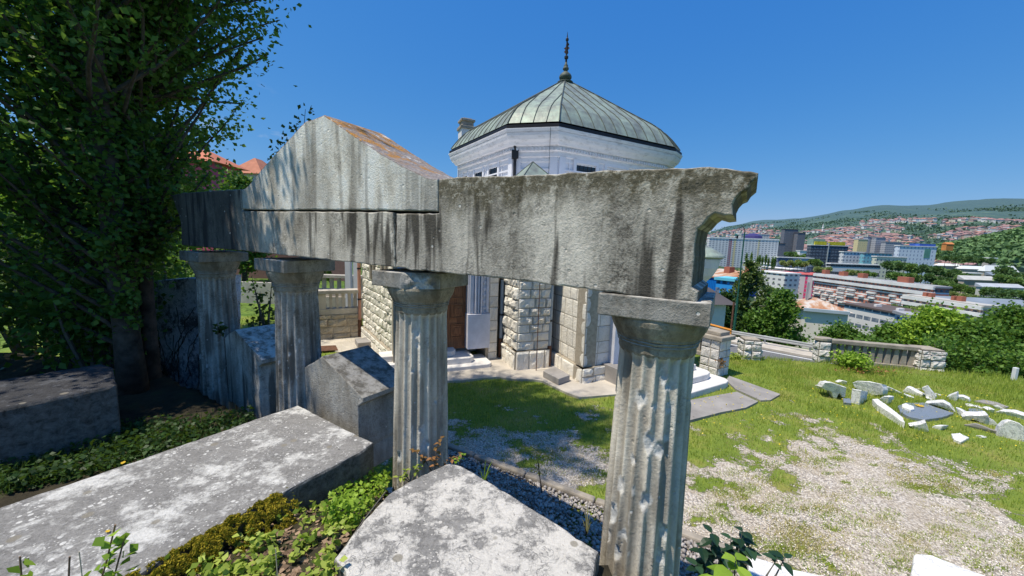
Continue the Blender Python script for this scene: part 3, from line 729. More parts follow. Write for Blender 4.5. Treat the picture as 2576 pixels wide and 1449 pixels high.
# gravel
n=64000
yy=2.2+8.2*np.random.rand(n)**1.6; xx=-.8+ (yy*1.55+1.5)*np.random.rand(n)
gm=gmask(xx,yy); keep=(gm>.47)&((yy-ka.y)-(xx-ka.x)*kd.y/kd.x>.05)
def pebbles(name,xx,yy,r0,r1,mat,label,cat,z=0.0):
    n=len(xx); r=(r0+(r1-r0)*np.random.rand(n)**2)[:,None]
    oc=np.array([(1,0,0),(0,1,0),(-1,0,0),(0,-1,0),(0,0,1),(0,0,-1)],float)
    V=oc[None]*(r[:,:,None]*(.6+.6*np.random.rand(n,6,1))); a=np.random.rand(n)*6.28
    c,s=np.cos(a),np.sin(a); Vx=V[:,:,0]*c[:,None]-V[:,:,1]*s[:,None]; Vy=V[:,:,0]*s[:,None]+V[:,:,1]*c[:,None]
    V=np.stack([Vx+xx[:,None],Vy+yy[:,None],V[:,:,2]*.7+z+r*.25],-1).reshape(-1,3)
    f=np.array([(0,1,4),(1,2,4),(2,3,4),(3,0,4),(1,0,5),(2,1,5),(3,2,5),(0,3,5)])
    F=(f[None]+6*np.arange(n)[:,None,None]).reshape(-1,3)
    o=mesh_obj(name,V,F,mat); setp(o,label,cat,kind='stuff'); return o
pebbles('gravel',xx[keep],yy[keep],.006,.017,M['pebble_white'],'white crushed gravel spread over the courtyard','gravel')
n=15000; t=-1.5+6.0*np.random.rand(n); s=-2.3+2.25*np.random.rand(n)
xx=ka.x+kd.x*t+kn.x*s; yy=ka.y+kd.y*t+kn.y*s; keep=(xx>-1.2)&(yy>1.6)
pebbles('pebbles',xx[keep],yy[keep],.018,.042,M['pebble_grey'],'grey brown pebbles between the kerb and the columns','pebbles',.03)
def V2(x,y,z=0.0): return Vector((x,y,z))
Ca=Vector((.92,.39,0)).normalized(); Cc=Vector((Ca.y,-Ca.x,0))   # Cc points out of the door face, to the camera
UPV=Vector((0,0,1))
chapel=thing('stone_chapel','white octagonal chapel with green copper roof and rusticated stone base behind the colonnade','chapel',(1.2,14,0))
def masonry(mb,P0,P1,z0,z1,seed,course=.30,wid=(.30,.58),bulge=.05,flat=False,mi=0,back=.35,bmi=1,poly=0.0):
    """wall of individually dressed stones on a mortar core; P0->P1 left to right seen from outside"""
    rr=random.Random(seed); P0=Vector((P0[0],P0[1],0)); P1=Vector((P1[0],P1[1],0)); d=(P1-P0); L=d.length; d.normalize(); n=Vector((d.y,-d.x,0))
    c=(P0+P1)/2-n*back/2; mb.box(Vector((c.x,c.y,(z0+z1)/2)),d,n,UPV,L,back,z1-z0,bmi)
    z=z0
    while z<z1-.04:
        h=min(course*rr.uniform(.8,1.25),z1-z); 
        if z1-(z+h)<.09: h=z1-z
        s=0.0
        while s<L-.02:
            w=rr.uniform(*wid); 
            if L-(s+w)<.14: w=L-s
            g=.009; dep=bulge*rr.uniform(.55,1.3); sd=rr.random()*50
            US=(0,.07,.3,.52,.72,.93,1); VS=(0,.09,.36,.66,.91,1); nu,nv=6,5; vs=[]
            for j in range(nv+1):
                for i in range(nu+1):
                    u=US[i]; v=VS[j]; x=s+g+(w-2*g)*u; y=z+g+(h-2*g)*v
                    e=min(u,1-u,v*1.0,1-v)
                    q=mnoise.noise(Vector((x*5+sd,y*5,sd)))*.5+mnoise.noise(Vector((x*14,y*14,sd)))*.35
                    if e<=0: off=.003; x+=0
                    else: off=dep*(.75+q*(.3 if flat else 1.5))*(1 if e>.2 else .72)
                    if poly and e<=0: 
                        x+=0; 
                    vs.append(P0+d*x+n*off+UPV*y)
            fs=[(j*(nu+1)+i,j*(nu+1)+i+1,(j+1)*(nu+1)+i+1,(j+1)*(nu+1)+i) for j in range(nv) for i in range(nu)]
            mb.add(vs,fs,mi); s+=w
        z+=h
def wall(name,P0,P1,z0,z1,seed,mat='rustic',parent=chapel,**k):
    mb=MB(); masonry(mb,P0,P1,z0,z1,seed,**k); return mb.build(name,[M[mat],M['mortar']],parent)
A0=onz(914.7,848); w1=onz(943,876); Dp=Vector((-1.26,10.43,0))
# left wall meets the door face
dW=(w1-A0).normalized()
# solve A0+dW*t on door plane
t_=(Dp-A0).dot(Cc)/dW.dot(Cc); A1=A0+dW*t_
P2=Dp+Ca*.95
WT=4.9
nW=Vector((dW.y,-dW.x,0))
wall('left_wall',A0,A1,.42,WT,1,course=.24,wid=(.26,.5),bulge=.06)
wall('plinth',A0+nW*.10,A1+nW*.10,-.05,.42,2,course=.24,wid=(.4,.7),bulge=.04,back=.4)
for s in (.62,1.0,1.9,2.3):
    mb=MB(); p=A0+dW*(s+.7)+nW*.03; mb.box(Vector((p.x,p.y,2.55)),dW,nW,UPV,.15,.10,.75)
    mb.build('slit_window',M['old_concrete'],chapel)
# door face
dl=Dp-Ca*1.32
wall('door_wall',A1,dl-Ca*.68,.0,WT,3,course=.28)
wall('door_wall',Dp+Ca*.67,P2,-.05,WT,4,course=.33,wid=(.3,.36),bulge=.03)
mb=MB(); c=(dl+Dp)/2-Cc*.2; mb.box(Vector((c.x,c.y,(3.3+WT)/2)),Ca,Cc,UPV,2.9,.4,WT-3.3); mb.build('door_lintel',M['stucco_trim'],chapel)
door=None
mb=MB(); c=(dl+Dp)/2-Cc*.16; mb.box(Vector((c.x,c.y,1.85)),Ca,Cc,UPV,1.36,.06,2.9)
door=mb.build('door',M['wood'],chapel)
for ix in (-1,0,1):
    for iz in range(5):
        mb=MB(); q=c+Ca*(ix*.43)+Cc*.03; zc=.92+iz*.56
        for k,(s_,dp) in enumerate(((.36,.03),(.28,.012),(.17,.035))):
            if k==0:
                for e in (-1,1):
                    mb.box(Vector((q.x,q.y,zc))+Ca*e*.165+Cc*.012,Ca,Cc,UPV,.03,.03,.40); mb.box(Vector((q.x,q.y,zc+e*.185))+Cc*.012,Ca,Cc,UPV,.30,.03,.03)
            else: mb.box(Vector((q.x,q.y,zc))+Cc*(.006*k),Ca,Cc,UPV,s_,dp,s_*1.05)
        mb.build('door_panel',M['wood'],door)
for sg,base in ((1,Dp),(-1,dl)):
    mb=MB(); c=base+Ca*sg*.335-Cc*.05; mb.box(Vector((c.x,c.y,.93)),Ca,Cc,UPV,.66,.42,1.0)
    c2_=base+Ca*sg*.335-Cc*.10
    mb.box(Vector((c2_.x,c2_.y,2.45)),Ca,Cc,UPV,.62,.34,2.04)
    for k,(o_,w_,p_) in enumerate(((-.22,.10,.05),(-.10,.05,.08),(-.02,.05,.06),(.06,.04,.09),(.25,.08,.04))):
        q=c2_+Ca*sg*o_+Cc*(.17+p_/2); mb.box(Vector((q.x,q.y,2.45)),Ca,Cc,UPV,w_,p_,2.0)
    jb=mb.build('door_jamb',M['stucco_trim'],chapel); bevel(jb,.012)
    for k in range(11):
        mb=MB(); q=c2_+Ca*sg*.16+Cc*.18; vs=[q+Ca*math.cos(a)*.045+UPV*(1.58+k*.18+math.sin(a)*.045) for a in np.linspace(0,2*math.pi,11)[:-1]]
        mb.poly(vs,Cc*.03); mb.build('rosette',M['stucco_trim'],jb)
def steps(P,dirv,outv,n,tread,riser,lens,mat,parent,name='step',z0=0,rnd=.12):
    """P: right end of the lowest step's front; each step gets shorter"""
    for i in range(n):
        L=lens[i]; w=tread*(n-i)+.25; p=P-outv*(tread*i); off=lens[0]-L
        r_=p-dirv*off*.5 if False else p-dirv*off
        mb=MB(); q=[r_-dirv*(L*1.0), r_-dirv*rnd, r_-outv*rnd, r_-outv*w, r_-dirv*L-outv*w]
        pts=[Vector((v.x,v.y,z0-.02 if i==0 else z0+riser*i+.0)) for v in q]
        mb.poly(pts,UPV*(riser+(.02 if i==0 else 0)))
        o=mb.build(name,M[mat],parent); bevel(o,.018,2)
    return
S=onz(1240,928)
steps(S,Ca,Cc,3,.24,.15,[2.9,2.45,2.0],'step_white',chapel)
# recess, pier, angled walls
pL=onz(1266.5,904.8); pF=onz(1298,933); pR=onz(1376.5,924.8)
Bk=P2-Cc*.9
wall('recess_wall',P2,P2-Cc*1.0+Ca*.02,-.05,WT,5,mat='rustic_dirty',course=.33,bulge=.03)
wall('recess_wall',P2-Cc*.9,pL-Cc*.3+Ca*.1,-.05,WT,6,mat='rustic_dirty',course=.33,bulge=.03)
wall('pier',pL,pF,.55,WT,7,course=.27,wid=(.26,.36),bulge=.085,back=.3)
wall('pier',pF,pR,.55,WT,8,course=.27,wid=(.30,.5),bulge=.085,back=.3)
dl_=(pF-pL).normalized(); nl=Vector((dl_.y,-dl_.x,0)); dr_=(pR-pF).normalized(); nr_=Vector((dr_.y,-dr_.x,0))
wall('pier_base',pL+nl*.08,pF+nl*.08+nr_*.06,-.05,.55,9,course=.5,wid=(.3,.5),bulge=.05)
wall('pier_base',pF+nl*.06+nr_*.08,pR+nr_*.08,-.05,.55,10,course=.5,wid=(.3,.5),bulge=.05)
W3a=onz(1385,918); W3b=onz(1461.5,969.8); W4b=onz(1533,956.5)
d3=(W3b-W3a).normalized(); n3=Vector((d3.y,-d3.x,0)); d4=(W4b-W3b).normalized(); n4=Vector((d4.y,-d4.x,0))
W3a=W3a-d3*.5
W4c=W4b+d4*2.6
wall('angled_wall',W3a-n3*.1,W3b-n3*.1-n4*.1,.42,WT,11,course=.36,wid=(.30,.52),bulge=.022,flat=True)
wall('plinth',W3a,W3b,-.05,.42,12,course=.42,wid=(.45,.75),bulge=.05)
wall('side_wall',W3b-n3*.1-n4*.1,W4b-n4*.1,.42,WT,13,mat='rustic_white',course=.34,wid=(.28,.5),bulge=.02,flat=True)
wall('plinth',W3b,W4b,-.05,.42,14,course=.3,wid=(.3,.5),bulge=.05)
mb=MB(); q=W4b+d4*.12-n4*.05; mb.box(Vector((q.x,q.y,2.4)),d4,n4,UPV,.26,.3,5.0)
q=W4b+d4*1.4-n4*.5; mb.box(Vector((q.x,q.y,2.4)),d4,n4,UPV,2.6,.3,5.0)
mb.build('entrance_surround',M['stucco_trim'],chapel)
# core and flat roof of the lower body so that nothing is hollow from the side
mb=MB(); core=[A0-nW*.3,A1-nW*.3-Cc*.2,P2-Cc*1.2,pL-Cc*.5+Ca*.2,W3a-n3*.4,W3b-n3*.4-n4*.4,W4b+d4*1.3-n4*.8,Vector((5.6,13.5,0)),Vector((4.6,18.5,0)),Vector((-3.4,19.5,0)),A0+Vector((-.2,1.5,0))]
mb.poly([Vector((v.x,v.y,.0)) for v in core],UPV*(WT-.05)); mb.build('core_wall',M['stucco'],chapel)
# pyramid roof over the pier
pc=pF+dr_*.46-nr_*.5; ap=ony(1340,407,pc.y); hb=.62; zb_=ap.z-.66
B4=[pc+Ca*sx*hb+Cc*sy*hb for sx,sy in ((-1,1),(1,1),(1,-1),(-1,-1))]
B4=[Vector((p.x,p.y,zb_)) for p in B4]; ap=Vector((ap.x,ap.y,ap.z))
mb=MB(); mb.add(B4+[ap],[(0,1,4)]); mb.add(B4+[ap],[(1,2,4)]); mb.add(B4+[ap],[(2,3,4)]); mb.add(B4+[ap],[(3,0,4),(3,2,1,0)])
pr=mb.build('pyramid_roof',M['copper'],chapel)
mb=MB(); 
for p in B4: mb.tube([p,ap],.015,5)
mb.build('ridge_seam',M['copper_seam'],pr)
mb=MB(); mb.box(Vector((pc.x,pc.y,(WT+zb_)/2)),Ca,Cc,UPV,1.0,1.0,zb_-WT+.02); mb.build('pier_top',M['stucco'],chapel)
# rain pipes
def pipe(p,ztop,mat,label,r=.055,split=.62):
    mb=MB(); mb.tube([Vector((p.x,p.y,split)),Vector((p.x,p.y,ztop))],r,10)
    o=mb.build('downpipe',M[mat],chapel,label=label,smooth=False)
    for z in (1.35,2.4): mb=MB(); mb.tube([Vector((p.x,p.y,z-.025)),Vector((p.x,p.y,z+.025))],r+.012,10); mb.build('pipe_clamp',M['iron'],o)
    mb=MB(); mb.tube([Vector((p.x,p.y,.06)),Vector((p.x,p.y,split+.02))],r+.014,10); mb.build('cast_iron_foot',M['rust'],o)
pipe(onz(1258,903),WT,'pipe_grey','grey pipe in the recess beside the door')
pp=onz(1373,921); pipe(pp+Cc*.13,WT,'pipe_grey','pale grey pipe on the right of the rusticated pier')
pipe(onz(905.5,850),3.6,'pipe_pink','pink painted pipe at the far left corner')
mb=MB(); p=onz(1348,937)-n3*.0; mb.tube([Vector((p.x,p.y,-.02)),Vector((p.x,p.y,2.6))],.012,6); mb.build('rusty_cable',M['rust'],chapel)

# ---- tower
ZE=EYE+3.9
E=[onz(x,y,ZE) for x,y in ((1130,383),(1274,318),(1406,313),(1700,377))]
C0=Vector((.51*3.9,4.43*3.9,ZE))
OCT=E+[Vector((2*C0.x-e.x,2*C0.y-e.y,ZE)) for e in E]
def ringp(f,z): return [Vector((C0.x+(p.x-C0.x)*f,C0.y+(p.y-C0.y)*f,z)) for p in OCT]
def rings(prof):
    mb=MB(); vs=[]; 
    for f,z in prof: vs+=ringp(f,z)
    k=len(prof); fs=[(i*8+j,i*8+(j+1)%8,(i+1)*8+(j+1)%8,(i+1)*8+j) for i in range(k-1) for j in range(8)]
    fs+=[tuple(range(8)),tuple(range((k-1)*8,k*8))]; mb.add(vs,fs); return mb
WF=.885
rings([(WF,4.2),(WF,ZE-.6)]).build('tower_wall',M['stucco'],chapel)
mb=rings([(WF+.004,ZE-1.12),(WF+.008,ZE-1.10),(WF+.008,ZE-.96),(WF+.02,ZE-.93),(WF+.02,ZE-.78),(WF+.035,ZE-.75),(WF+.035,ZE-.62),(WF+.06,ZE-.58),(WF+.072,ZE-.50),(WF+.092,ZE-.42),(WF+.107,ZE-.30),(WF+.112,ZE-.20),(.60,ZE-.19)])
for i in range(4):
    a,b=(ringp(WF+.030,ZE-.69)[i],ringp(WF+.030,ZE-.69)[i+1])
    L=(b-a).length; d=(b-a).normalized(); n=Vector((d.y,-d.x,0)); k=int(L/.13)
    for j in range(k): mb.box(a+d*(j+.5)*L/k+n*.03,d,n,UPV,.065,.08,.10)
mb.build('cornice',M['cornice'],chapel)
rings([(1.0,ZE-.19),(1.008,ZE-.10),(1.008,ZE-.075)]).build('white_gutter_edge',M['cornice'],chapel)
rings([(.985,ZE-.08),(1.0,ZE-.06),(1.0,ZE+.05),(.9,ZE+.06)]).build('gutter',M['black_gutter'],chapel)
RH=2.98
RP=[(.985,.04),(.955,.105),(.915,.18),(.86,.265),(.78,.35),(.68,.435),(.56,.54),(.43,.655),(.30,.77),(.16,.89),(.05,.985)]
mb=MB(); sm=MB(); rr=random.Random(3)
for i in range(8):
    a=OCT[i]; b=OCT[(i+1)%8]; L=(b-a).length; d=(b-a).normalized(); mid=(a+b)/2; inn=Vector((C0.x-mid.x,C0.y-mid.y,0)); 
    al=inn.dot(d); inn=inn  # slanted a little for off-centre faces
    k=11 if L>3 else 4
    edges=[-L/2+L*j/k for j in range(k+1)]
    def P_(s,f,h): return Vector((mid.x,mid.y,0))+ (Vector((C0.x,C0.y,0))-Vector((mid.x,mid.y,0)))*(1-f)+d*s+UPV*(ZE+RH*h)
    for j in range(k):
        s0,s1=edges[j],edges[j+1]; vs=[]; fs=[]
        for f,h in RP:
            hw=f*L/2; a0=max(-hw,min(hw,s0)); a1=max(-hw,min(hw,s1)); vs+=[P_(a0,f,h),P_(a1,f,h)]
        for q in range(len(RP)-1):
            if (vs[2*q+1]-vs[2*q]).length<1e-4: break
            f_=(2*q,2*q+1,2*q+3,2*q+2)
            if (vs[2*q+3]-vs[2*q+2]).length<1e-4: f_=(2*q,2*q+1,2*q+3)
            fs.append(f_)
        mb.add(vs,fs)
    if i<5 or i==7:
        for j in range(1,k):
            s=edges[j]; pts=[]
            for (f,h),(f2,h2) in zip(RP,RP[1:]+[RP[-1]]):
                if f*L/2>=abs(s): pts.append(P_(s,f,h)+UPV*.015)
                else:
                    break
            fe=2*abs(s)/L
            for (f,h),(f2,h2) in zip(RP,RP[1:]):
                if f>=fe>f2: pts.append(P_(s,fe,h+(h2-h)*(f-fe)/(f-f2))+UPV*.015); break
            if len(pts)>1: sm.tube(pts,.017,4,cap=False)
    hip=[Vector((C0.x+(a.x-C0.x)*f,C0.y+(a.y-C0.y)*f,ZE+RH*h+.02)) for f,h in RP]; sm.tube(hip,.024,5,cap=False)
roof=mb.build('copper_roof',M['copper'],chapel); sm.build('standing_seam',M['copper_seam'],roof)
AZ=ZE+RH
mb=MB(); mb.lathe((C0.x,C0.y,AZ),[(r_*.8,z_*.85) for r_,z_ in [(.30,-.12),(.40,-.08),(.42,-.04),(.26,.0),(.20,.02),(.26,.07),(.33,.14),(.34,.22),(.29,.32),(.17,.42),(.10,.48),(.09,.52),(.16,.57),(.16,.64),(.10,.69),(.12,.74),(.07,.82),(.045,.95)]],16)
fin=mb.build('roof_finial',simple('dark_patinated_finial',(.10,.115,.095),.6,.35,6),chapel,smooth=True)
mb=MB(); z0=AZ+.78; zt=onp(1417,80,C0,Vector((0,1,0))).z
mb.lathe((C0.x,C0.y,0),[(.045,z0),(.04,zt-1.1),(.085,zt-1.06),(.085,zt-.98),(.035,zt-.94),(.03,zt-.38),(.065,zt-.34),(.065,zt-.28),(.025,zt-.22),(.005,zt)],10)
mb.build('spire_rod',M['iron'],fin)
mb=MB(); c=Vector((C0.x,C0.y,zt-.66)); pts=[(-.03,-.22),(-.11,-.14),(-.05,-.06),(-.12,.0),(-.05,.05),(-.03,.20),(.03,.26),(.10,.16),(.05,.08),(.12,.02),(.05,-.06),(.08,-.18),(.03,-.24)]
mb.poly([c+Vector((x,-.012,z)) for x,z in pts],Vector((0,.024,0))); mb.build('spire_ornament',M['rust'],fin)
# windows and pilasters on the tower
WR=ringp(WF,0)
def twindow(i,x0,x1,ytop,h,par):
    a,b=WR[i],WR[i+1]; d=(b-a).normalized(); n=Vector((d.y,-d.x,0))
    p=onp(x0,ytop,a,n); q=onp(x1,ytop+(x1-x0)*(.14 if i==2 else (-.42 if i==0 else 0)),a,n); z=max(p.z,q.z)
    L=(q-p).dot(d); c=Vector(((p.x+q.x)/2,(p.y+q.y)/2,z-h/2))
    f=.13; mb=MB()
    for sx in (-1,1): mb.box(c+d*sx*(L/2+f/2)+n*.03,d,n,UPV,f,.07,h+2*f)
    mb.box(c+UPV*(h/2+f/2)+n*.032,d,n,UPV,L,.07,f); mb.box(c-UPV*(h/2+f/2)+n*.032,d,n,UPV,L,.07,f)
    for sx in (-1,1): mb.box(c+d*sx*(L/2+f+.16)+n*.012,d,n,UPV,.05,.04,h+.9)
    w=mb.build('window',M['stucco'],par); bevel(w,.008)
    mb=MB(); mb.box(c+n*.006,d,n,UPV,L,.01,h); mb.build('pane',M['glass_dark'],w)
    mb=MB()
    for k in range(1,5): mb.box(c+d*(-L/2+L*k/5)+n*.018,d,n,UPV,.018,.015,h)
    for k in range(1,7): mb.box(c+UPV*(-h/2+h*k/7)+n*.0185,d,n,UPV,L,.012,.018)
    mb.build('window_grille',M['iron'],w)
twindow(2,1448,1497,412,1.3,chapel); twindow(2,1524,1572,421,1.3,chapel); twindow(2,1600,1640,432,1.3,chapel)
twindow(0,1196,1216,422,1.2,chapel); twindow(0,1232,1254,414,1.2,chapel); twindow(0,1160,1178,434,1.2,chapel)
for i,ts in ((0,(.03,.97)),(1,(.09,.91)),(2,(.03,.97))):
    a,b=WR[i],WR[i+1]; d=(b-a).normalized(); n=Vector((d.y,-d.x,0)); L=(b-a).length
    for t in ts:
        mb=MB(); p=a.lerp(b,t); mb.box(Vector((p.x,p.y,5.4))+n*.03,d,n,UPV,.26,.07,ZE-1.2-4.2+.6); mb.build('pilaster',M['stucco'],chapel)
    mb=MB(); p=a.lerp(b,.5); mb.box(Vector((p.x,p.y,ZE-1.36))+n*.022,d,n,UPV,L*.93,.05,.05); mb.build('string_course',M['stucco'],chapel)
a,b=WR[1],WR[2]; d=(b-a).normalized(); n=Vector((d.y,-d.x,0)); p=a.lerp(b,.5); mb=MB()
mb.box(Vector((p.x,p.y,ZE-1.62))+n*.03,d,n,UPV,.95,.09,.06)
mb.build('panel_ledge',M['stucco'],chapel)
p=WR[1]+Vector((.05,-.12,0)); mb=MB(); mb.tube([Vector((p.x,p.y,4.3)),Vector((p.x,p.y,ZE-.85))],.055,8)
mb.box(Vector((p.x,p.y,ZE-.86)),(1,0,0),(0,1,0),UPV,.24,.2,.28); mb.tube([Vector((p.x,p.y,ZE-.8)),Vector((p.x-.02,p.y-.12,ZE-.45)),Vector((p.x-.04,p.y-.25,ZE-.12))],.05,8)
mb.build('tower_downpipe',M['iron'],chapel)
mb=MB(); a_=E[2]+Vector((-.28,-.02,0)); mb.tube([Vector((a_.x,a_.y,ZE-.1)),Vector((a_.x+.03,a_.y+.35,ZE-.75)),Vector((a_.x+.03,a_.y+.36,4.6))],.008,4)
mb.build('lightning_wire',M['iron'],chapel)
# chimney
cb=ony(1172,372,19.0); ct=ony(1172,303,19.0); wch=.64; mb=MB()
mb.box(Vector((cb.x,19.0,(3+ct.z-.32)/2)),Ca,Cc,UPV,wch,wch,ct.z-.32-3); ch=mb.build('chimney',M['stucco'],chapel)
mb=MB(); z=ct.z
mb.box(Vector((cb.x,19.0,z-.40)),Ca,Cc,UPV,wch+.12,wch+.12,.14); mb.box(Vector((cb.x,19.0,z-.22)),Ca,Cc,UPV,wch-.08,wch-.08,.24); mb.box(Vector((cb.x,19.0,z-.06)),Ca,Cc,UPV,wch+.05,wch+.05,.10)
mb.box(Vector((cb.x,19.0,z+.02)),Ca,Cc,UPV,wch-.2,wch-.2,.07)
o=mb.build('chimney_cap',M['old_concrete'],ch); bevel(o,.02)
# corbelled turret with copper cap at the right porch
tp=ony(1771,618,12.6); mb=MB(); cz=tp.z
mb.lathe((tp.x,12.6,0),[(.03,cz-1.35),(.16,cz-1.2),(.34,cz-.98),(.47,cz-.72),(.53,cz-.45),(.50,cz-.40)],20); mb.build('porch_turret',M['stucco'],chapel)
mb=MB(); mb.lathe((tp.x,12.6,0),[(.54,cz-.42),(.66,cz-.36),(.64,cz-.31),(.40,cz-.14),(.12,cz-.02),(.02,cz+.05)],20); mb.build('turret_roof',M['copper'],chapel)

mb=MB(); mb.abox(3.9,6.08,12.45,13.1,.0,cz-.42); mb.build('porch_wall',M['stucco'],chapel)
mb=MB(); mb.abox(3.8,6.12,12.38,13.2,cz-.42,cz-.32); mb.build('porch_roof',M['copper'],chapel)

# ---- right entrance: steps, porch floor, balustrade
Sa=onz(1740,1003); Sb=onz(1842,972); sd_=(Sb-Sa).normalized(); so=Vector((sd_.y,-sd_.x,0))
for i in range(3):
    mb=MB(); r_=Sb-so*.33*i-sd_*(.28*i); l_=Sa-so*.33*i-sd_*1.1; zz=.155*i
    q=[l_,r_-sd_*.30,r_-sd_*.10-so*.06,r_-so*.2,r_-so*.6,l_-so*.6] if i<2 else [l_,r_-sd_*.02,r_-so*.6,l_-so*.6]
    mb.poly([Vector((v.x,v.y,zz-(.03 if i==0 else 0))) for v in q],UPV*(.155+(.03 if i==0 else 0))); o=mb.build('step',M['step_white'],chapel); bevel(o,.02)
mb=MB(); f0=Sa-so*1.0-sd_*1.1; f1=Sb-so*1.0-sd_*.45
mb.poly([Vector((v.x,v.y,0)) for v in (f0,f1,f1-so*3.2,f0-so*3.2)],UPV*.46); mb.build('porch_floor',M['concrete_grey'],chapel)
pil=onz(1806,943)-so*.15; bal=thing('porch_balustrade','pale stone balustrade with capped rusticated end pillar beside the right steps','balustrade',tuple(pil))
hw=.26; cs=[pil-sd_*hw+so*hw, pil+sd_*hw+so*hw, pil+sd_*hw-so*hw, pil-sd_*hw-so*hw]
mb=MB()
for k in range(4): masonry(mb,cs[k],cs[(k+1)%4],0,1.02,60+k,course=.25,wid=(.24,.36),bulge=.03,back=.2)
mb.build('pillar',[M['rustic_white'],M['mortar']],bal)
mb=MB(); c=Vector((pil.x,pil.y,1.07)); mb.box(c,sd_,so,UPV,.68,.68,.12); mb.box(c+UPV*.11,sd_,so,UPV,.46,.46,.11); o=mb.build('pillar_cap',M['old_concrete'],bal); bevel(o,.02)
rl=pil-so*2.7-sd_*.05; mb=MB(); mid=(pil+rl)/2
mb.box(Vector((mid.x,mid.y,1.06)),so,sd_,UPV,2.5,.34,.13); mb.box(Vector((mid.x,mid.y,.50)),so,sd_,UPV,2.5,.30,.12); o=mb.build('rail',M['old_concrete'],bal); bevel(o,.015)
for k in range(8):
    mb=MB(); q=pil-so*(.45+k*.29)-sd_*.03; mb.box(Vector((q.x,q.y,.78)),so,sd_,UPV,.13,.16,.44); mb.build('baluster',M['old_concrete'],bal)

# ---- left terrace wall with balustrade
La=onz(700,868); Lb=onz(904,850); 
tw=thing('terrace_wall','low rusticated tan stone wall carrying a pale balustrade left of the pink pipe','terrace wall',tuple(Lb))
ld_=(Lb-onz(804,858)).normalized(); La=Lb-ld_*1.32; ln=Vector((ld_.y,-ld_.x,0))
mb=MB(); masonry(mb,La,Lb,-.05,.86,71,course=.29,wid=(.3,.6),bulge=.06); masonry(mb,La-ln*3.5,La,-.05,.86,72,course=.29,bulge=.06)
mb.build('stone_base',[M['rustic_dirty'],M['mortar']],tw)
mb=MB(); L=(Lb-La).length; c=(La+Lb)/2-ln*.16
mb.box(Vector((c.x,c.y,.96)),ld_,ln,UPV,L,.30,.20); mb.box(Vector((c.x,c.y,1.62)),ld_,ln,UPV,L+.1,.42,.12)
mb.box(Vector((La.x,La.y,1.3))+ld_*.16-ln*.16,ld_,ln,UPV,.32,.28,.50)
o=mb.build('rail',M['pale_concrete'],tw); bevel(o,.015)
for k in range(5):
    mb=MB(); q=La+ld_*(.46+k*.19)-ln*.16; mb.box(Vector((q.x,q.y,1.31)),ld_,ln,UPV,.085,.2,.5); mb.build('baluster',M['pale_concrete'],tw)
Q=onz(845,742,0.9); bw=thing('rear_balustrade','second pale balustrade further back behind the terrace wall','balustrade',(Q.x,Q.y,0))
mb=MB(); mb.box(Vector((Q.x,Q.y,1.72)),(1,.1,0),(-.1,1,0),UPV,2.6,.4,.12); mb.box(Vector((Q.x,Q.y,1.0)),(1,.1,0),(-.1,1,0),UPV,2.6,.3,.34); mb.box(Vector((Q.x,Q.y,.4)),(1,.1,0),(-.1,1,0),UPV,2.6,.5,.9); o=mb.build('rail',M['pale_concrete'],bw)
for k in range(8):
    mb=MB(); mb.box(Vector((Q.x-1.1+k*.31,Q.y-.1+k*.03,1.42)),(1,.1,0),(-.1,1,0),UPV,.11,.2,.52); mb.build('baluster',M['pale_concrete'],bw)
g=ony(891,725,15.5); gp=thing('gate_pillar','pair of tall white posts glimpsed beside the pink pipe','gate posts',(g.x,15.5,0))
for dx in (-.22,.12):
    mb=MB(); mb.box(Vector((g.x+dx,15.5,1.7)),(1,0,0),(0,1,0),UPV,.2,.25,3.4); mb.build('post',M['stucco'],gp)
# ---- aprons and paving
def sheet(name,px,z,mat,th=.05,kind='structure'):
    P=[onz(x,y,0) for x,y in px]; mb=MB(); mb.poly([Vector((p.x,p.y,z-th)) for p in P],UPV*th); o=mb.build(name,M[mat],loc=(P[0].x,P[0].y,0)); setp(o,kind=kind); return [(p.x,p.y) for p in P]
def px10(l): return [(729.6+x*.33345,618+y*.33345) for x,y in l]
PAV=[]
PAV.append(sheet('concrete_apron',px10([(900,1010),(1190,1035),(1300,1032),(1450,1012),(1560,1005),(1700,1022),(1830,1024),(1900,1034),(2000,1085),(2080,1122),(2180,1160),(2290,1152),(2420,1140),(2560,1130),(2700,1060),(2560,960),(2300,900),(1965,860),(1600,840),(1185,840),(900,900)]),.055,'concrete',.12))
PAV.append(sheet('concrete_path',px10([(180,715),(520,672),(640,760),(800,900),(700,905),(540,850),(440,832),(300,795),(150,800)]),.05,'concrete',.1))
PAV.append(sheet('paving_slab',[(1729.5,1012),(1852.5,990),(1905.8,1015),(1874,1031),(1814,1042),(1729.5,1064),(1660,1080),(1650,1030)],.05,'concrete_grey',.1))
PAV.append(sheet('paving_slab',[(1833.4,949.3),(1961.8,995.8),(1937.2,1010.8),(1912.6,1012),(1850,983),(1825,960)],.047,'concrete_grey',.1))
def small(name,px,z,label,cat,mat,h=.16):
    P=[onz(x,y,z) for x,y in px]; mb=MB(); mb.poly([Vector((p.x,p.y,z-h)) for p in P],UPV*h); o=mb.build(name,M[mat],loc=(P[0].x,P[0].y,z-h)); bevel(o,.012); setp(o,label,cat); return o
small('light_well_cover',px10([(1908,945),(1990,905),(2110,975),(2025,1005)]),.22,'pale stone light well block lying at the foot of the angled wall','stone block','concrete_grey')
small('light_well_cover',px10([(487,700),(575,690),(612,725),(510,735)]),.22,'pale stone block beside the pink pipe and left wall','stone block','concrete_grey')
small('rust_plate',px10([(215,755),(345,750),(362,785),(215,795)]),.075,'flat rusty brown metal cover lying in the path','metal cover','rust',.03)
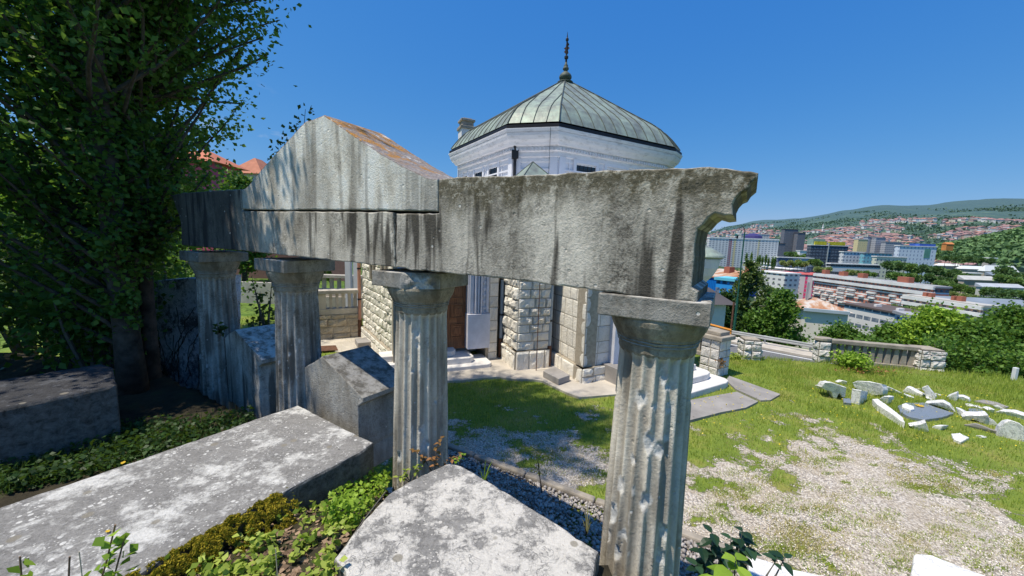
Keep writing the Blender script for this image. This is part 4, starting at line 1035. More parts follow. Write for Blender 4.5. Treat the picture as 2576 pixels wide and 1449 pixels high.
# grass blades outside the paving
gxx,gyy=GRASS
def inpoly(P,X,Y):
    return sdpoly(P,X,Y)>-.01
ok=np.ones(len(gxx),bool)
for P in PAV: ok&=~inpoly(P,gxx,gyy)
bodyP=[(A0.x,A0.y),(A1.x,A1.y),(P2.x,P2.y),(pF.x,pF.y),(pR.x,pR.y),(W3b.x,W3b.y),(W4b.x,W4b.y),(Sb.x-1,Sb.y-.5),(Sb.x,Sb.y),(5.9,13.5),(5,20),(-6,20)]
ok&=~inpoly(bodyP,gxx,gyy)
gxx,gyy=gxx[ok],gyy[ok]
def gz(x,y): return np.array([mnoise.noise(Vector((a*.5,b*.5,3)))*.03+mnoise.noise(Vector((a*2.1,b*2.1,7)))*.012 for a,b in zip(x,y)])
gP=np.stack([gxx,gyy,gz(gxx,gyy)-.01],1)
dry=np.array([mnoise.fractal(Vector((a,b,9))*.8,1,2,4) for a,b in zip(gxx,gyy)])+np.random.randn(len(gxx))*.25>.42
scatter_blades('lawn_grass',gP[~dry],(.035,.10),.012,M['grass_blade'],'short green grass of the chapel lawn','grass')
scatter_blades('dry_grass',gP[dry],(.03,.09),.010,M['grass_dry'],'dry straw coloured grass in the lawn','grass')
# longer grass among the rubble and at the plateau edge
n=26000; xx=6.5+11*np.random.rand(n); yy=6.6+5.4*np.random.rand(n); k=(yy<12.1-.15*(xx-7.5))&(np.array([mnoise.noise(Vector((a*1.1,b*1.1,4))) for a,b in zip(xx,yy)])>-.05)
scatter_blades('tall_grass',np.stack([xx[k],yy[k],0*xx[k]-.01],1),(.08,.20),.011,M['grass_blade'],'longer grass growing around the marble rubble and the plateau edge','grass')
# tufts of weeds and grass growing in the gravel
rs_=np.random.RandomState(21); C=[];
while len(C)<240:
    y=2.9+6.6*rs_.rand()**1.2; x=-.5+(y*1.6+1)*rs_.rand()
    if gmask(np.array([x]),np.array([y]))[0]>.5 and (y-ka.y)-(x-ka.x)*kd.y/kd.x>.25: C.append((x,y,rs_.uniform(.05,.22)))
tp=[];td=[]
for (x,y,r_) in C:
    k=int(900*r_*1.2); a=rs_.rand(k)*6.28; q=r_*np.sqrt(rs_.rand(k))*rs_.uniform(.6,1.5); pt=np.stack([x+q*np.cos(a)*1.5,y+q*np.sin(a)*.8,0*a-.005],1); (td if rs_.rand()<.35 else tp).append(pt)
scatter_blades('gravel_tufts',np.concatenate(tp),(.015,.05),.010,M['grass_blade'],'small green tufts growing through the gravel','grass',lean=1.3)
scatter_blades('dry_gravel_tufts',np.concatenate(td),(.015,.045),.010,M['grass_dry'],'small dry brownish tufts in the gravel','grass',lean=1.3)
n=420; xx=3+9*np.random.rand(n); yy=6.3+3*np.random.rand(n); k=gmask(xx,yy)<.45
V,F=leafmesh(np.stack([xx[k],yy[k],.07+0*xx[k]],1),.028,flat=.8,seed=5,asp=1); o=mesh_obj('yellow_flowers',V,F,M['flower_yellow']); setp(o,'tiny yellow flowers dotted in the lawn','flowers',kind='stuff')

# ------------------------------------------------------------------ broken marble
def cr(x,y): return (2017+x*.21658, 927+y*.21658)
RUB=[
 ('up',[(225,205),(268,150),(330,146),(430,176),(515,208),(503,318),(470,325),(438,272),(400,340),(368,350),(345,262),(270,240)],.16,'marble','weathered broken slab with a ragged arch shaped underside, leftmost large piece of the rubble','marble slab'),
 ('up',[(150,185),(190,180),(218,215),(205,240),(160,235)],.08,'marble','small white chip left of the ragged leftmost slab','marble fragment'),
 ('up',[(418,150),(470,128),(525,140),(520,190),(440,185)],.10,'marble','knobbly fragment peeping over the ragged leftmost slab','marble fragment'),
 ('up',[(585,155),(640,132),(780,140),(930,170),(947,235),(932,292),(800,308),(700,280),(610,205)],.18,'marble','broad white slab standing on edge behind the upright marble block','marble slab'),
 ('up',[(580,222),(692,246),(664,424),(563,416)],.22,'marble','upright squared white marble block standing in the grass','marble block'),
 ('flat',[(470,340),(560,345),(570,400),(480,392)],.06,'granite','small dark grey slab beside the upright squared block','granite slab'),
 ('up',[(980,208),(1010,203),(1160,270),(1155,298),(1070,280),(985,232)],.08,'marble','thin tilted marble bar right of the broad slab','marble bar'),
 ('up',[(1165,262),(1215,205),(1260,218),(1398,300),(1395,325),(1280,300),(1200,282)],.12,'marble','grey pointed slab leaning left at the back of the rubble','marble slab'),
 ('up',[(1310,222),(1400,225),(1430,262),(1380,262)],.08,'marble','small rough stone tucked behind the leaning white slab','marble fragment'),
 ('up',[(1392,210),(1460,186),(1500,240),(1560,310),(1545,372),(1490,368),(1440,320),(1420,260)],.12,'marble','bright white slab leaning to the right, tallest at the back','marble slab'),
 ('up',[(1548,282),(1612,302),(1600,322),(1552,318)],.06,'marble','little chip to the right of the tall leaning slab','marble fragment'),
 ('up',[(1682,318),(1800,272),(1812,322),(1790,385),(1730,370)],.14,'marble','wedge shaped white stone pointing up to the right','marble fragment'),
 ('up',[(1812,315),(1870,312),(1940,345),(1955,392),(1880,390),(1820,355)],.12,'marble','rounded white lump beside the wedge shaped stone','marble fragment'),
 ('flat',[(815,352),(880,350),(980,420),(1165,560),(1195,625),(1150,605),(1050,530),(880,420)],.14,'marble','long white marble bar lying diagonally in front of the granite slab','marble bar'),
 ('up',[(895,345),(950,308),(1015,320),(1000,400),(960,402)],.10,'marble','small grey white block behind the head of the long bar','marble block'),
 ('flat',[(1110,432),(1200,396),(1420,395),(1560,450),(1765,515),(1640,560),(1430,592),(1250,560),(1140,500)],.06,'granite','large smooth grey granite slab lying in the middle of the rubble','granite slab'),
 ('flat',[(1160,412),(1200,400),(1300,438),(1302,468),(1265,478),(1165,440)],.11,'marble','small white bar resting on the large grey granite slab','marble bar'),
 ('up',[(1430,392),(1520,382),(1640,380),(1720,420),(1782,500),(1740,505),(1690,470),(1600,432),(1500,408)],.14,'marble','curved white kerb fragment behind the granite slab','marble fragment'),
 ('up',[(1790,445),(1860,480),(1905,538),(1850,548),(1810,500)],.10,'marble','pointed sliver at the right tip of the granite slab','marble fragment'),
 ('up',[(1860,548),(1900,532),(2160,530),(2180,560),(2080,640),(2050,600),(1980,585),(1920,600),(1870,598)],.16,'marble','undercut white slab with a dark hollow beneath it','marble slab'),
 ('up',[(1918,425),(1990,422),(2110,452),(2105,476),(2000,462),(1925,448)],.10,'marble','thin marble strip above the small blue grey slab','marble bar'),
 ('flat',[(1935,460),(2060,465),(2155,515),(2130,530),(1930,520)],.05,'granite','small blue grey granite slab among the right hand stones','granite slab'),
 ('up',[(2100,575),(2150,545),(2230,590),(2278,640),(2220,668),(2110,650)],.14,'marble','rough pale boulder below the undercut slab','boulder'),
 ('up',[(2155,470),(2200,458),(2242,470),(2235,512),(2170,515)],.10,'marble','round grey stone between the two white slabs at right','marble fragment'),
 ('up',[(2235,425),(2290,425),(2362,468),(2340,485),(2260,470)],.08,'marble','thin chip behind the large tilted slab at the right edge','marble fragment'),
 ('up',[(2252,492),(2300,478),(2450,492),(2620,545),(2620,610),(2500,600),(2340,600)],.16,'marble','large tilted white slab behind the headstone at the right edge','marble slab'),
 ('up',[(2228,850),(2300,660),(2360,610),(2440,596),(2530,622),(2580,665),(2585,860)],.12,'marble','white rounded headstone standing at the right edge of the photo','headstone'),
 ('up',[(1250,655),(1340,640),(1440,616),(1480,725),(1400,735),(1320,705)],.10,'marble','split white piece lying in front of the granite slab','marble fragment'),
 ('up',[(1495,680),(1540,650),(1640,655),(1600,715),(1520,702)],.10,'marble','pinkish small stone right of the split white piece','marble fragment'),
 ('flat',[(1735,755),(1830,745),(1938,800),(1840,848),(1760,815)],.06,'marble','flat white flagstone with a rusty tinge at the front of the rubble','flagstone'),
 ('up',[(1880,640),(2020,640),(2150,680),(2265,715),(2240,760),(2100,730),(1900,680)],.10,'concrete_grey','low grey slab overgrown with grass left of the headstone','stone slab'),
 ('up',[(2020,765),(2080,762),(2105,790),(2060,805),(2025,795)],.08,'marble','small brownish stone near the foot of the headstone','marble fragment'),
 ('flat',[(2000,372),(2100,358),(2250,385),(2400,440),(2360,450),(2200,410)],.04,'concrete_grey','thin grey sheet of stone lying at the back right','stone slab'),
 ('up',[(1440,330),(1480,335),(1520,372),(1470,378)],.08,'marble','small chip at the foot of the tall leaning slab','marble fragment'),
 ('up',[(1180,285),(1300,330),(1290,352),(1210,335)],.06,'marble','low stone sunk in the grass behind the granite slab','marble fragment'),
]
for i,(kind,ol,th,mt,label,cat) in enumerate(RUB):
    P=[cr(x,y) for x,y in ol]; rr=random.Random(i)
    if kind=='flat':
        W=[onz(x,y,th) for x,y in P]; h=Vector((0,0,-th-.03)); loc=(W[0].x,W[0].y,0)
    else:
        by=max(y for x,y in P); bx=[x for x,y in P if y==by][0]; b=onz(bx,by,0)
        view=Vector((b.x,b.y,0)).normalized(); n=(Matrix.Rotation(R(rr.uniform(-22,22)),3,'Z')@view); tilt=Vector((n.x,n.y,rr.uniform(.05,.35))).normalized()
        W=[onp(x,y,b,tilt) for x,y in P]; h=Vector((n.x,n.y,-.25 if rr.random()<.5 else -.1)).normalized()*th*2.6; loc=(b.x,b.y,0)
        W=[w-Vector((0,0,.02)) for w in W]
    o=block({'fragment':'marble_fragment'}.get(cat,cat.replace(' ','_')),W,h,[M[mt]],loc=loc,res=.035,jit=.008,ch=.012,seed=100+i)
    setp(o,label,cat)
mb=MB(); c=onz(*cr(1360,440),.06)
for k in range(14):
    a=k*2.4; d=Vector((math.cos(a),math.sin(a),.35)); mb.add([c,c+d*.05+Vector((-d.y,d.x,0))*.02,c+d*.09,c+d*.05-Vector((-d.y,d.x,0))*.02],[(0,1,2,3)])
setp(mb.build('yellow_weed',M['leaf_yellow'],loc=tuple(c)),'tiny yellow weed on the large granite slab','weed')
# marker post, pillars and balustrade at the plateau edge
p=onz(2549,955); mb=MB(); mb.box(Vector((p.x,p.y,.17)),(1,0,0),(0,1,0),UPV,.09,.09,.38); o=mb.build('marker_post',M['stucco'],loc=tuple(p)); bevel(o,.01); setp(o,'short white post at the right edge of the lawn','post')
def rockpillar(px,py,w,h,label,seed,cat='pillar',mat='rustic_white',top=None):
    p=onz(px,py); d=Vector((.97,-.2,0)).normalized(); n=Vector((d.y,-d.x,0)); p=p-n*w/2
    cs=[p-d*w/2+n*w/2,p+d*w/2+n*w/2,p+d*w/2-n*w/2,p-d*w/2-n*w/2]; mb=MB()
    for k in range(4): masonry(mb,cs[k],cs[(k+1)%4],-.1,h,seed+k,course=.2,wid=(.18,.3),bulge=.07,back=w/2-.01)
    mb.box(Vector((p.x,p.y,h+.01)),d,n,UPV,w-.06,w-.06,.05,1)
    t=thing('stone_pillar',label,cat,(p.x,p.y,0)); mb.build('pillar_stones',[M[mat],M['mortar']],t)
    if top:
        mb=MB(); vs=[]
        for k in range(12):
            a=k*math.pi/6; vs.append(Vector((p.x+math.cos(a)*w*.8*(.85+.3*random.random()),p.y+math.sin(a)*w*.55,h+.03)))
        mb.poly(vs,UPV*.10); o=mb.build('cap_stone',M['old_concrete'],t); bevel(o,.02)
    return p
rockpillar(1889,906,.50,.62,'squat rough white stone pillar by the road just right of the capped pillar',201)
pl_=rockpillar(2070,905,.32,.58,'slim rough pillar with a flat brown cap stone at the left end of the edge railing',211,top=True)
pr_=rockpillar(2342,932,.62,.60,'wide rough white pillar at the right end of the edge railing',221)
er=thing('edge_balustrade','weathered concrete railing with stubby balusters at the edge of the lawn','balustrade',tuple((pl_+pr_)/2))
a=Vector((pl_.x+.25,pl_.y,0)); b=Vector((pr_.x-.3,pr_.y,0)); d=(b-a).normalized(); n=Vector((d.y,-d.x,0)); L=(b-a).length; c=(a+b)/2
mb=MB(); mb.box(Vector((c.x,c.y,.60)),d,n,UPV,L+.1,.26,.13); o=mb.build('rail',M['old_concrete'],er); bevel(o,.02)
mb=MB(); mb.box(Vector((c.x,c.y,-.02)),d,n,UPV,L+.1,.3,.12); mb.build('base',M['old_concrete'],er)
for k in range(11):
    q=a+d*(L*(k+.5)/11); mb=MB(); mb.hexa([q+d*sx*.075+n*sy*.08+UPV*.03 for sx,sy in ((-1,1),(1,1),(1,-1),(-1,-1))],[q+d*sx*.05+n*sy*.07+UPV*.535 for sx,sy in ((-1,1),(1,1),(1,-1),(-1,-1))]); mb.build('baluster',M['old_concrete'],er)
# road beyond the edge
F0=Vector((12.6,21.8,-1.84)); g=Vector((.73,-.68,0)).normalized(); gn=Vector((-.68,-.73,0)).normalized()
def strip(name,o0,o1,l0,l1,z,mat,th=.03,n=14):
    mb=MB(); P=[F0+g*(l0+(l1-l0)*i/n) for i in range(n+1)]
    mb.poly([Vector((p.x,p.y,z)) for p in ([q+gn*o0 for q in P]+[q+gn*o1 for q in P[::-1]])],UPV*th); return setp(mb.build(name,M[mat],loc=tuple(F0)),kind='structure')
strip('road',.9,7.2,-16,12,-1.84,'asphalt')
strip('pavement',-.6,.9,-16,12,-1.84,'concrete',.13)
strip('road_edge_line',1.15,1.28,-16,12,-1.806,'paint_white',.004)
for k in range(7): strip('road_centre_line',3.9,4.02,-15+k*4,-13+k*4,-1.806,'paint_white',.004)
gr=thing('guard_rail','galvanised steel guard rail following the road below the lawn','guard rail',tuple(F0))
mb=MB(); prof=[(-.01,.30),(.02,.33),(.02,.37),(.0,.41),(.02,.45),(.02,.49),(-.01,.52)]
pts=[F0+g*l for l in (-16,-8,0,3,5,7)]; vs=[];fs=[]
for i,p in enumerate(pts):
    for o_,z in prof: vs.append(p+gn*o_+UPV*(z+.08))
k=len(prof); fs=[(i*k+j,(i+1)*k+j,(i+1)*k+j+1,i*k+j+1) for i in range(len(pts)-1) for j in range(k-1)]
mb.add(vs,fs); o=mb.build('rail',M['steel'],gr); o.modifiers.new('thick','SOLIDIFY').thickness=.01
for l in range(-16,8,2): mb=MB(); q=F0+g*l-gn*.08; mb.box(q+UPV*.2,g,gn,UPV,.09,.06,.8); mb.build('post',M['steel'],gr)
# street lamp and other poles
lb=F0+g*-1.0-gn*.9; q=onz(1845,838,-1.8); lb=Vector((q.x,q.y,-1.8)); tz=onp(1868,583,lb,Vector((0,1,0))).z
lamp=thing('street_lamp','tall green street lamp with a curved arm behind the capital of the nearest column','street lamp',tuple(lb))
mb=MB(); mb.tube([lb,lb+UPV*2.2],[.075,.06],10); mb.tube([lb+UPV*2.2,Vector((lb.x,lb.y,tz))],[.045,.035],8); mb.build('pole',M['green_paint'],lamp)
mb=MB(); t_=Vector((lb.x,lb.y,tz)); mb.tube([t_,t_+Vector((-.03,0,.18)),t_+Vector((-.14,0,.30)),t_+Vector((-.30,0,.28)),t_+Vector((-.38,0,.15))],.022,6); mb.tube([t_+Vector((0,0,-.28)),t_+Vector((-.45,0,-.22))],.015,6); mb.build('curved_arm',M['iron'],lamp)
mb=MB(); c=t_+Vector((-.52,0,-.22)); mb.lathe(c,[(.02,.08),(.16,.02),(.17,-.02),(.05,-.03)],12); mb.build('lamp_shade',M['green_paint'],lamp)
mb=MB(); c=t_+Vector((-.42,0,-.36)); mb.lathe(c,[(.01,.12),(.05,.06),(.06,0),(.03,-.07)],10); mb.build('hanging_bulb',M['iron'],lamp)
rb=onz(1836,850,-1.8); rt=onp(1842,760,rb,Vector((0,1,0))).z; mb=MB(); mb.tube([rb,Vector((rb.x,rb.y,rt))],.055,8); setp(mb.build('rusty_post',M['rust'],loc=tuple(rb)),'rusty iron post left of the street lamp','post')
a=ony(1779,815,20.5); b=ony(1838,831,20.0); mb=MB(); mb.tube([a,b],.07,8); mb.tube([a+Vector((0,0,-.0)),Vector((a.x,a.y,-2))],.05,8); mb.tube([b,Vector((b.x,b.y,-2))],.05,8); setp(mb.build('barrier_rail',M['orange_paint'],loc=tuple(b)),'orange tubular barrier behind the capped pillar','barrier')
def hit(px,py,rmin=26,rmax=6000):
    d=ray(px,py); r=rmin; last=None
    while r<rmax:
        s=r/math.hypot(d.x,d.y); p=CAM+d*s; g_=terr(p.x,p.y)
        if p.z<g_: return Vector((p.x,p.y,g_))
        r*=1.012
    return None
def facade(name,wall,win=(.05,.06,.08),w=3.2,h=3.0,fw=.45,fh=.45,band=None,bandh=.3,col2=None,w2=14,haze=0.0,vert=None):
    t=NT(name,.8); o=t.co(); X,Y,Z=t.sep(o); n=t.geo('Normal')
    # run along whichever horizontal axis the face follows
    tn=t.new('ShaderNodeTexCoord'); nx_=t.math('ABSOLUTE',t.sep(tn.outputs['Normal'])[0]); nz_=t.math('ABSOLUTE',t.sep(tn.outputs['Normal'])[2])
    side=t.math('GREATER_THAN',nx_,.5)
    U=t.math('ADD',t.math('MULTIPLY',X,t.math('SUBTRACT',1,side)),t.math('MULTIPLY',Y,side))
    fu=t.math('FRACT',t.math('ADD',t.math('DIVIDE',U,w),100.25)); fv=t.math('FRACT',t.math('DIVIDE',Z,h))
    inu=t.math('LESS_THAN',t.math('ABSOLUTE',t.math('SUBTRACT',fu,.5)),fw/2); inv=t.math('LESS_THAN',t.math('ABSOLUTE',t.math('SUBTRACT',fv,.55)),fh/2)
    flat=t.math('LESS_THAN',nz_,.5)
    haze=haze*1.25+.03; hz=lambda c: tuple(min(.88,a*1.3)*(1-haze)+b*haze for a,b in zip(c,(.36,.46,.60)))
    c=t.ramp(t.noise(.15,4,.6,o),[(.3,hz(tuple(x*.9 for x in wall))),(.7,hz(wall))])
    if col2:
        bu=t.math('LESS_THAN',t.math('FRACT',t.math('DIVIDE',U,w2)),.45); c=t.mix(t.math('MULTIPLY',bu,flat),c,hz(col2))
    if vert:
        for (pos,wd,cc) in vert:
            k=t.math('LESS_THAN',t.math('ABSOLUTE',t.math('SUBTRACT',U,pos)),wd/2); c=t.mix(t.math('MULTIPLY',k,flat),c,hz(cc))
    if band:
        b=t.math('LESS_THAN',fv,bandh); c=t.mix(t.math('MULTIPLY',b,flat),c,hz(band))
    jit=t.noise(.9,2,.5,o); wc=t.mix(t.ramp(jit,[(.45,0),(.6,.5)]),hz(win),hz(tuple(x*.5+.25 for x in win)))
    c=t.mix(t.math('MULTIPLY',t.math('MULTIPLY',inu,inv),flat),c,wc)
    return t.done(c)
def building(name,label,cat,L,Rt,ztop,depth,wallmat,roofmat,group=None,zb=None,roof='flat',rh=2.0,oh=.5,extra=None,parapet=.8):
    """L,Rt: front facade end points in plan"""
    L=Vector((L[0],L[1],0)); Rt=Vector((Rt[0],Rt[1],0)); d=Rt-L; W=d.length; ang=math.atan2(d.y,d.x)
    if zb is None: zb=min(terr(L.x,L.y),terr(Rt.x,Rt.y))-4
    t=thing(name,label,cat,(L.x,L.y,zb),group); t.rotation_euler=(0,0,ang); H=ztop-zb
    def part(nm,mb,mat,par=t):
        me=bpy.data.meshes.new(nm); me.from_pydata(mb.v,[],mb.f); me.materials.append(mat); o=bpy.data.objects.new(nm,me); COL.objects.link(o); o.parent=par; return o
    mb=MB(); mb.abox(0,W,0,depth,0,H); part('wall',mb,wallmat)
    mb=MB()
    if roof=='flat': mb.abox(-oh,W+oh,-oh,depth+oh,H,H+parapet)
    elif roof=='hip':
        i=min(depth/2,W/2)*.95; b=[(-oh,-oh,H),(W+oh,-oh,H),(W+oh,depth+oh,H),(-oh,depth+oh,H)]; tp=[(i,i,H+rh),(W-i,i,H+rh),(W-i,depth-i,H+rh),(i,depth-i,H+rh)]; mb.hexa([Vector(p) for p in b],[Vector(p) for p in tp])
    elif roof=='gable':
        b=[(-oh,-oh,H),(W+oh,-oh,H),(W+oh,depth+oh,H),(-oh,depth+oh,H),(-oh,depth/2,H+rh),(W+oh,depth/2,H+rh)]; mb.add([Vector(p) for p in b],[(0,1,5,4),(2,3,4,5),(0,4,3),(1,2,5),(3,2,1,0)])
    elif roof=='shed':
        mb.hexa([Vector(p) for p in [(-oh,-oh,H),(W+oh,-oh,H),(W+oh,depth+oh,H),(-oh,depth+oh,H)]],[Vector(p) for p in [(-oh,-oh,H+.3),(W+oh,-oh,H+.3),(W+oh,depth+oh,H+rh),(-oh,depth+oh,H+rh)]])
    if mb.v: part('roof',mb,roofmat)
    if extra: extra(part,W,depth,H,t)
    return t
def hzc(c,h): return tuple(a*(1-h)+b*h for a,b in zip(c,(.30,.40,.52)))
RM=lambda n,c,v=.15,s=.2: simple(n,c,.8,v,s)
C_white=RM('city_white',(.84,.82,.79)); C_grey=RM('city_grey',(.36,.36,.37)); C_red=RM('city_brick',(.40,.14,.09)); C_dark=RM('city_dark',(.09,.08,.08)); C_greyblue=RM('city_roof_blue_grey',(.22,.26,.31)); C_redroof=RM('city_red_roof',(.50,.12,.12))
def rusty():
    t=NT('rusty_sheet_roof',.8); o=t.co((1,.25,1)); c=t.ramp(t.noise(.35,6,.7,o),[(.40,(.60,.54,.48)),(.5,(.48,.28,.17)),(.62,(.36,.15,.07))]); return t.done(c)
C_rust=rusty()
def P(px,py,z): q=onz(px,py,z); return (q.x,q.y)
def strips(name,mat,zs,dz,out,x0=0,x1=None):
    def f(part,W,D,H,t):
        for z in zs(H):
            mb=MB(); mb.abox(x0,(x1 if x1 is not None else W),-out,.05,z,z+dz); part(name,mb,mat)
    return f
def multi(*fs):
    def f(*a):
        for g_ in fs: g_(*a)
    return f
def boxes(name,mat,lst):
    def f(part,W,D,H,t):
        for (a,b,c,d,e,g_) in lst: mb=MB(); mb.abox(a*W,b*W,c*D,d*D,H+e,H+g_); part(name,mb,mat)
    return f
def perf(part,W,D,H,t):   # staggered balconies, each its own part
    rr=random.Random(5)
    for z in np.arange(H-6.2,2,-2.75):
        x=2.0
        while x<W-5:
            w=rr.choice((3.4,5.2)); 
            if rr.random()<.62: mb=MB(); mb.abox(x,x+w,-1.0,.0,float(z)-1.0,float(z)-.05); part('balcony',mb,C_white)
            x+=w+rr.choice((1.4,3.0))
fred=facade('brick_and_white_facade',(.40,.15,.10),(.07,.07,.08),2.6,2.75,.55,.42,band=(.66,.64,.61),bandh=.26)
building('long_apartment_block','long white and brick apartment block with stacked balconies in the middle distance','apartment block',P(2049,690,-12),P(2352,724,-12),-12,7,fred,C_grey,
   extra=multi(strips('white_band',C_white,lambda H:[H-1.0,H-4.0],1.6,1.1),perf,boxes('roof_house',C_red,[(.04,.08,.3,.7,.8,3.4),(.22,.27,.3,.7,.8,3.4),(.40,.45,.3,.7,.8,3.4),(.72,.80,.3,.7,.8,3.6)])))
building('second_apartment_block','pale apartment block with brick chimneys lower right of the long one','apartment block',P(2274,744,-16),P(2474,773,-16),-16,6,facade('pale_brick_facade',(.50,.30,.22),(.08,.08,.09),2.8,2.8,.6,.4,band=(.64,.61,.56),bandh=.45),RM('pale_felt_roof',(.50,.48,.44)),
   extra=multi(strips('white_band',C_white,lambda H:[H-1.2,H-3.9],1.5,.9),boxes('roof_chimney',C_red,[(.18,.23,.4,.7,.8,2.6),(.26,.30,.4,.7,.8,2.6),(.55,.59,.4,.7,.8,2.6),(.62,.68,.4,.7,.8,2.8)])))
building('grey_roofed_hall','long building with curved blue grey roof behind the right hand bushes','hall',P(2381,768,-18),P(2620,780,-18),-18,8,facade('white_strip_facade',(.60,.60,.60),(.1,.12,.15),3,4,.7,.4),C_greyblue,roof='shed',rh=3.2)
building('brown_roofed_row','low white row with a dark brown flat roof and ribbon windows','row building',P(2124,765,-14),P(2295,797,-14),-14,12,facade('ribbon_white_facade',(.62,.60,.57),(.10,.13,.17),2.6,3.0,.85,.42),RM('brown_felt',(.13,.10,.09)),parapet=.5,
   extra=boxes('roof_dish',C_white,[(.30,.34,.3,.45,.5,1.2),(.62,.66,.3,.45,.5,1.2),(.9,.94,.3,.45,.5,1.1)]))
building('grey_blue_annex','pale blue grey block at the right end of the brown roofed row','annex',P(2297,802,-13.5),P(2345,806,-13.5),-13.5,9,facade('blue_grey_facade',(.45,.50,.58),(.08,.1,.13),3.2,3.2,.4,.4),C_grey)
building('cream_building','large cream walled building with a rust streaked hipped roof','building',P(2019,776,-12),P(2134,786,-12),-12,15,M['plaster_cream'],C_rust,roof='hip',rh=2.2,oh=.9,
   extra=multi(strips('eave_gutter',RM('pale_blue_gutter',(.42,.50,.55)),lambda H:[H-.5],.8,1.0),boxes('roof_vent',C_grey,[(.26,.29,.55,.65,1.2,6.6)])))
def blueface():
    t=NT('blue_corrugated_cladding',.5); o=t.co(); X=t.sep(o)[0]; f=t.math('FRACT',t.math('MULTIPLY',X,1.6)); return t.done(t.ramp(f,[(.0,(.005,.14,.50)),(.75,(.01,.20,.68)),(.9,(.003,.07,.32))]))
building('blue_clad_building','building clad in bright blue corrugated sheet under a rusty roof','building',P(1745,692,-6),P(1841,704,-6),-6,11,blueface(),C_rust,roof='shed',rh=2.3,oh=.4,zb=-11.3,
   extra=boxes('brick_chimney',C_red,[(.42,.56,.55,.75,1.0,3.4),(.80,.98,.75,.95,1.2,4.0)]))
building('blue_clad_annex','small glazed light blue bay right of the blue corrugated wall','annex',P(1846,708,-6),P(1873,706,-6),-6,5,facade('blue_bay',(.02,.25,.62),(.02,.06,.14),2.0,3.0,.7,.6),RM('light_blue_roof',(.15,.55,.72)),zb=-10.8)
building('pink_striped_block','apartment block painted with pink and red vertical stripes under a red roof','apartment block',P(1972,688,-14),P(2051,693,-14),-14,9,facade('pink_stripe_facade',(.55,.47,.48),(.30,.16,.22),4.2,3.0,.25,.35,vert=[(6,2.0,(.62,.04,.10)),(13.5,1.4,(.60,.04,.14)),(18,1.3,(.50,.02,.16)),(22.5,1.4,(.42,.03,.22))]),C_redroof,roof='shed',rh=1.6)
for i,(x0,x1,y0,z,nm,lab,mt) in enumerate([(1905,1975,683,-12,'stepped_white_building','low stepped white block just right of the birch',C_white),(1915,1990,672,-13,'terraced_block','white and brick terraced flats above the stepped block',fred),(1925,1960,655,-16,'cream_workshop','small cream workshop beside the dark cypresses',RM('cream',(.58,.50,.36))),(1870,1925,640+18,-15,'white_shed','white shed in front of the tall white flats',C_white)]):
    building(nm,lab,'building',P(x0,y0,z),P(x1,y0+7,z),z,12,mt if mt is not C_white else facade('plain_white_%d'%i,(.6,.59,.57),(.1,.1,.12),4,3.2,.5,.4),C_white)
def dist(name,label,cat,x0,x1,yt,Y,depth,wm,rm,yt2=None,**k):
    a=ony(x0,yt,Y); b=ony(x1,yt2 if yt2 else yt+(x1-x0)*.034,Y*1.0); return building(name,label,cat,(a.x,a.y),(b.x,b.y),a.z,min(depth,max(2.5,Y*.013)),wm,rm,**k)
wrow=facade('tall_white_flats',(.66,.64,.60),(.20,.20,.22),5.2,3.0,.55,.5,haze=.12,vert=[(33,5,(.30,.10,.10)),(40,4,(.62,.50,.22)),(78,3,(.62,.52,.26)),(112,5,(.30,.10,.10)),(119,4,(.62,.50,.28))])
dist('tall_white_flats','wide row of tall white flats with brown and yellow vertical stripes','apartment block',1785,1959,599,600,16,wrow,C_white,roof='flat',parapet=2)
dist('rear_white_flats','white block rising behind the tall white flats','apartment block',1865,1935,588,760,16,facade('rear_white',(.62,.58,.52),(.25,.22,.2),5,3,.5,.5,haze=.2),C_white)
m_=MB(); q=ony(1893,600,650); m_.lathe((q.x,q.y,terr(q.x,q.y)-4),[(16,0),(16,q.z-terr(q.x,q.y)),(13,q.z-terr(q.x,q.y)+8),(6,q.z-terr(q.x,q.y)+12),(.3,q.z-terr(q.x,q.y)+13)],16); setp(m_.build('purple_dome',simple('purple_glass',(.06,.05,.16),.3),loc=(q.x,q.y,terr(q.x,q.y))),'dark purple domed roof above the tall white flats','domed building')
fdark=facade('dark_office_tower',(.10,.085,.085),(.03,.03,.035),2.5,3.4,.7,.5,haze=.14)
dist('dark_tower','tall dark brown office tower left of its lower twin','tower',1974,2008,577,650,22,fdark,C_dark)
dist('dark_tower_twin','lower dark twin tower attached on the right','tower',2007,2026,586,640,20,fdark,C_dark)
dist('dark_podium','low dark block left of the brown office towers','building',1958,1975,613,640,20,fdark,C_dark)
fblk=facade('black_glass',(.012,.018,.03),(.03,.05,.08),3.5,3.6,.8,.6,haze=.05)
def sign(part,W,D,H,t):
    ys=RM('yellow_sign',(.60,.52,.04),.35,.35)
    for a,b in ((.08,.40),(.46,.90)): mb=MB(); mb.abox(a*W,b*W,-.5,.5,H+.6,H+4.6); part('yellow_sign',mb,ys)
    mb=MB(); mb.abox(.10*W,.42*W,3,12,H+.5,H+7.5); part('roof_house',mb,RM('green_grey_box',(.25,.36,.30)))
    mb=MB(); mb.abox(.455*W,.47*W,-1.2,.2,0,H+3); part('corner_fin',mb,RM('steel_fin',(.3,.36,.4)))
dist('black_glass_office','black glass office building carrying yellow roof signs','office building',2040,2133,617,430,24,fblk,C_white,extra=sign,yt2=622)
fy=facade('yellow_flats',(.62,.52,.22),(.45,.36,.16),3.4,3.0,.4,.4,haze=.12); fg=facade('grey_slab_flats',(.36,.35,.35),(.14,.14,.15),3.4,3.2,.8,.45,haze=.15)
dist('yellow_block','narrow yellow apartment tower','apartment block',2159,2183,602,640,16,fy,C_white)
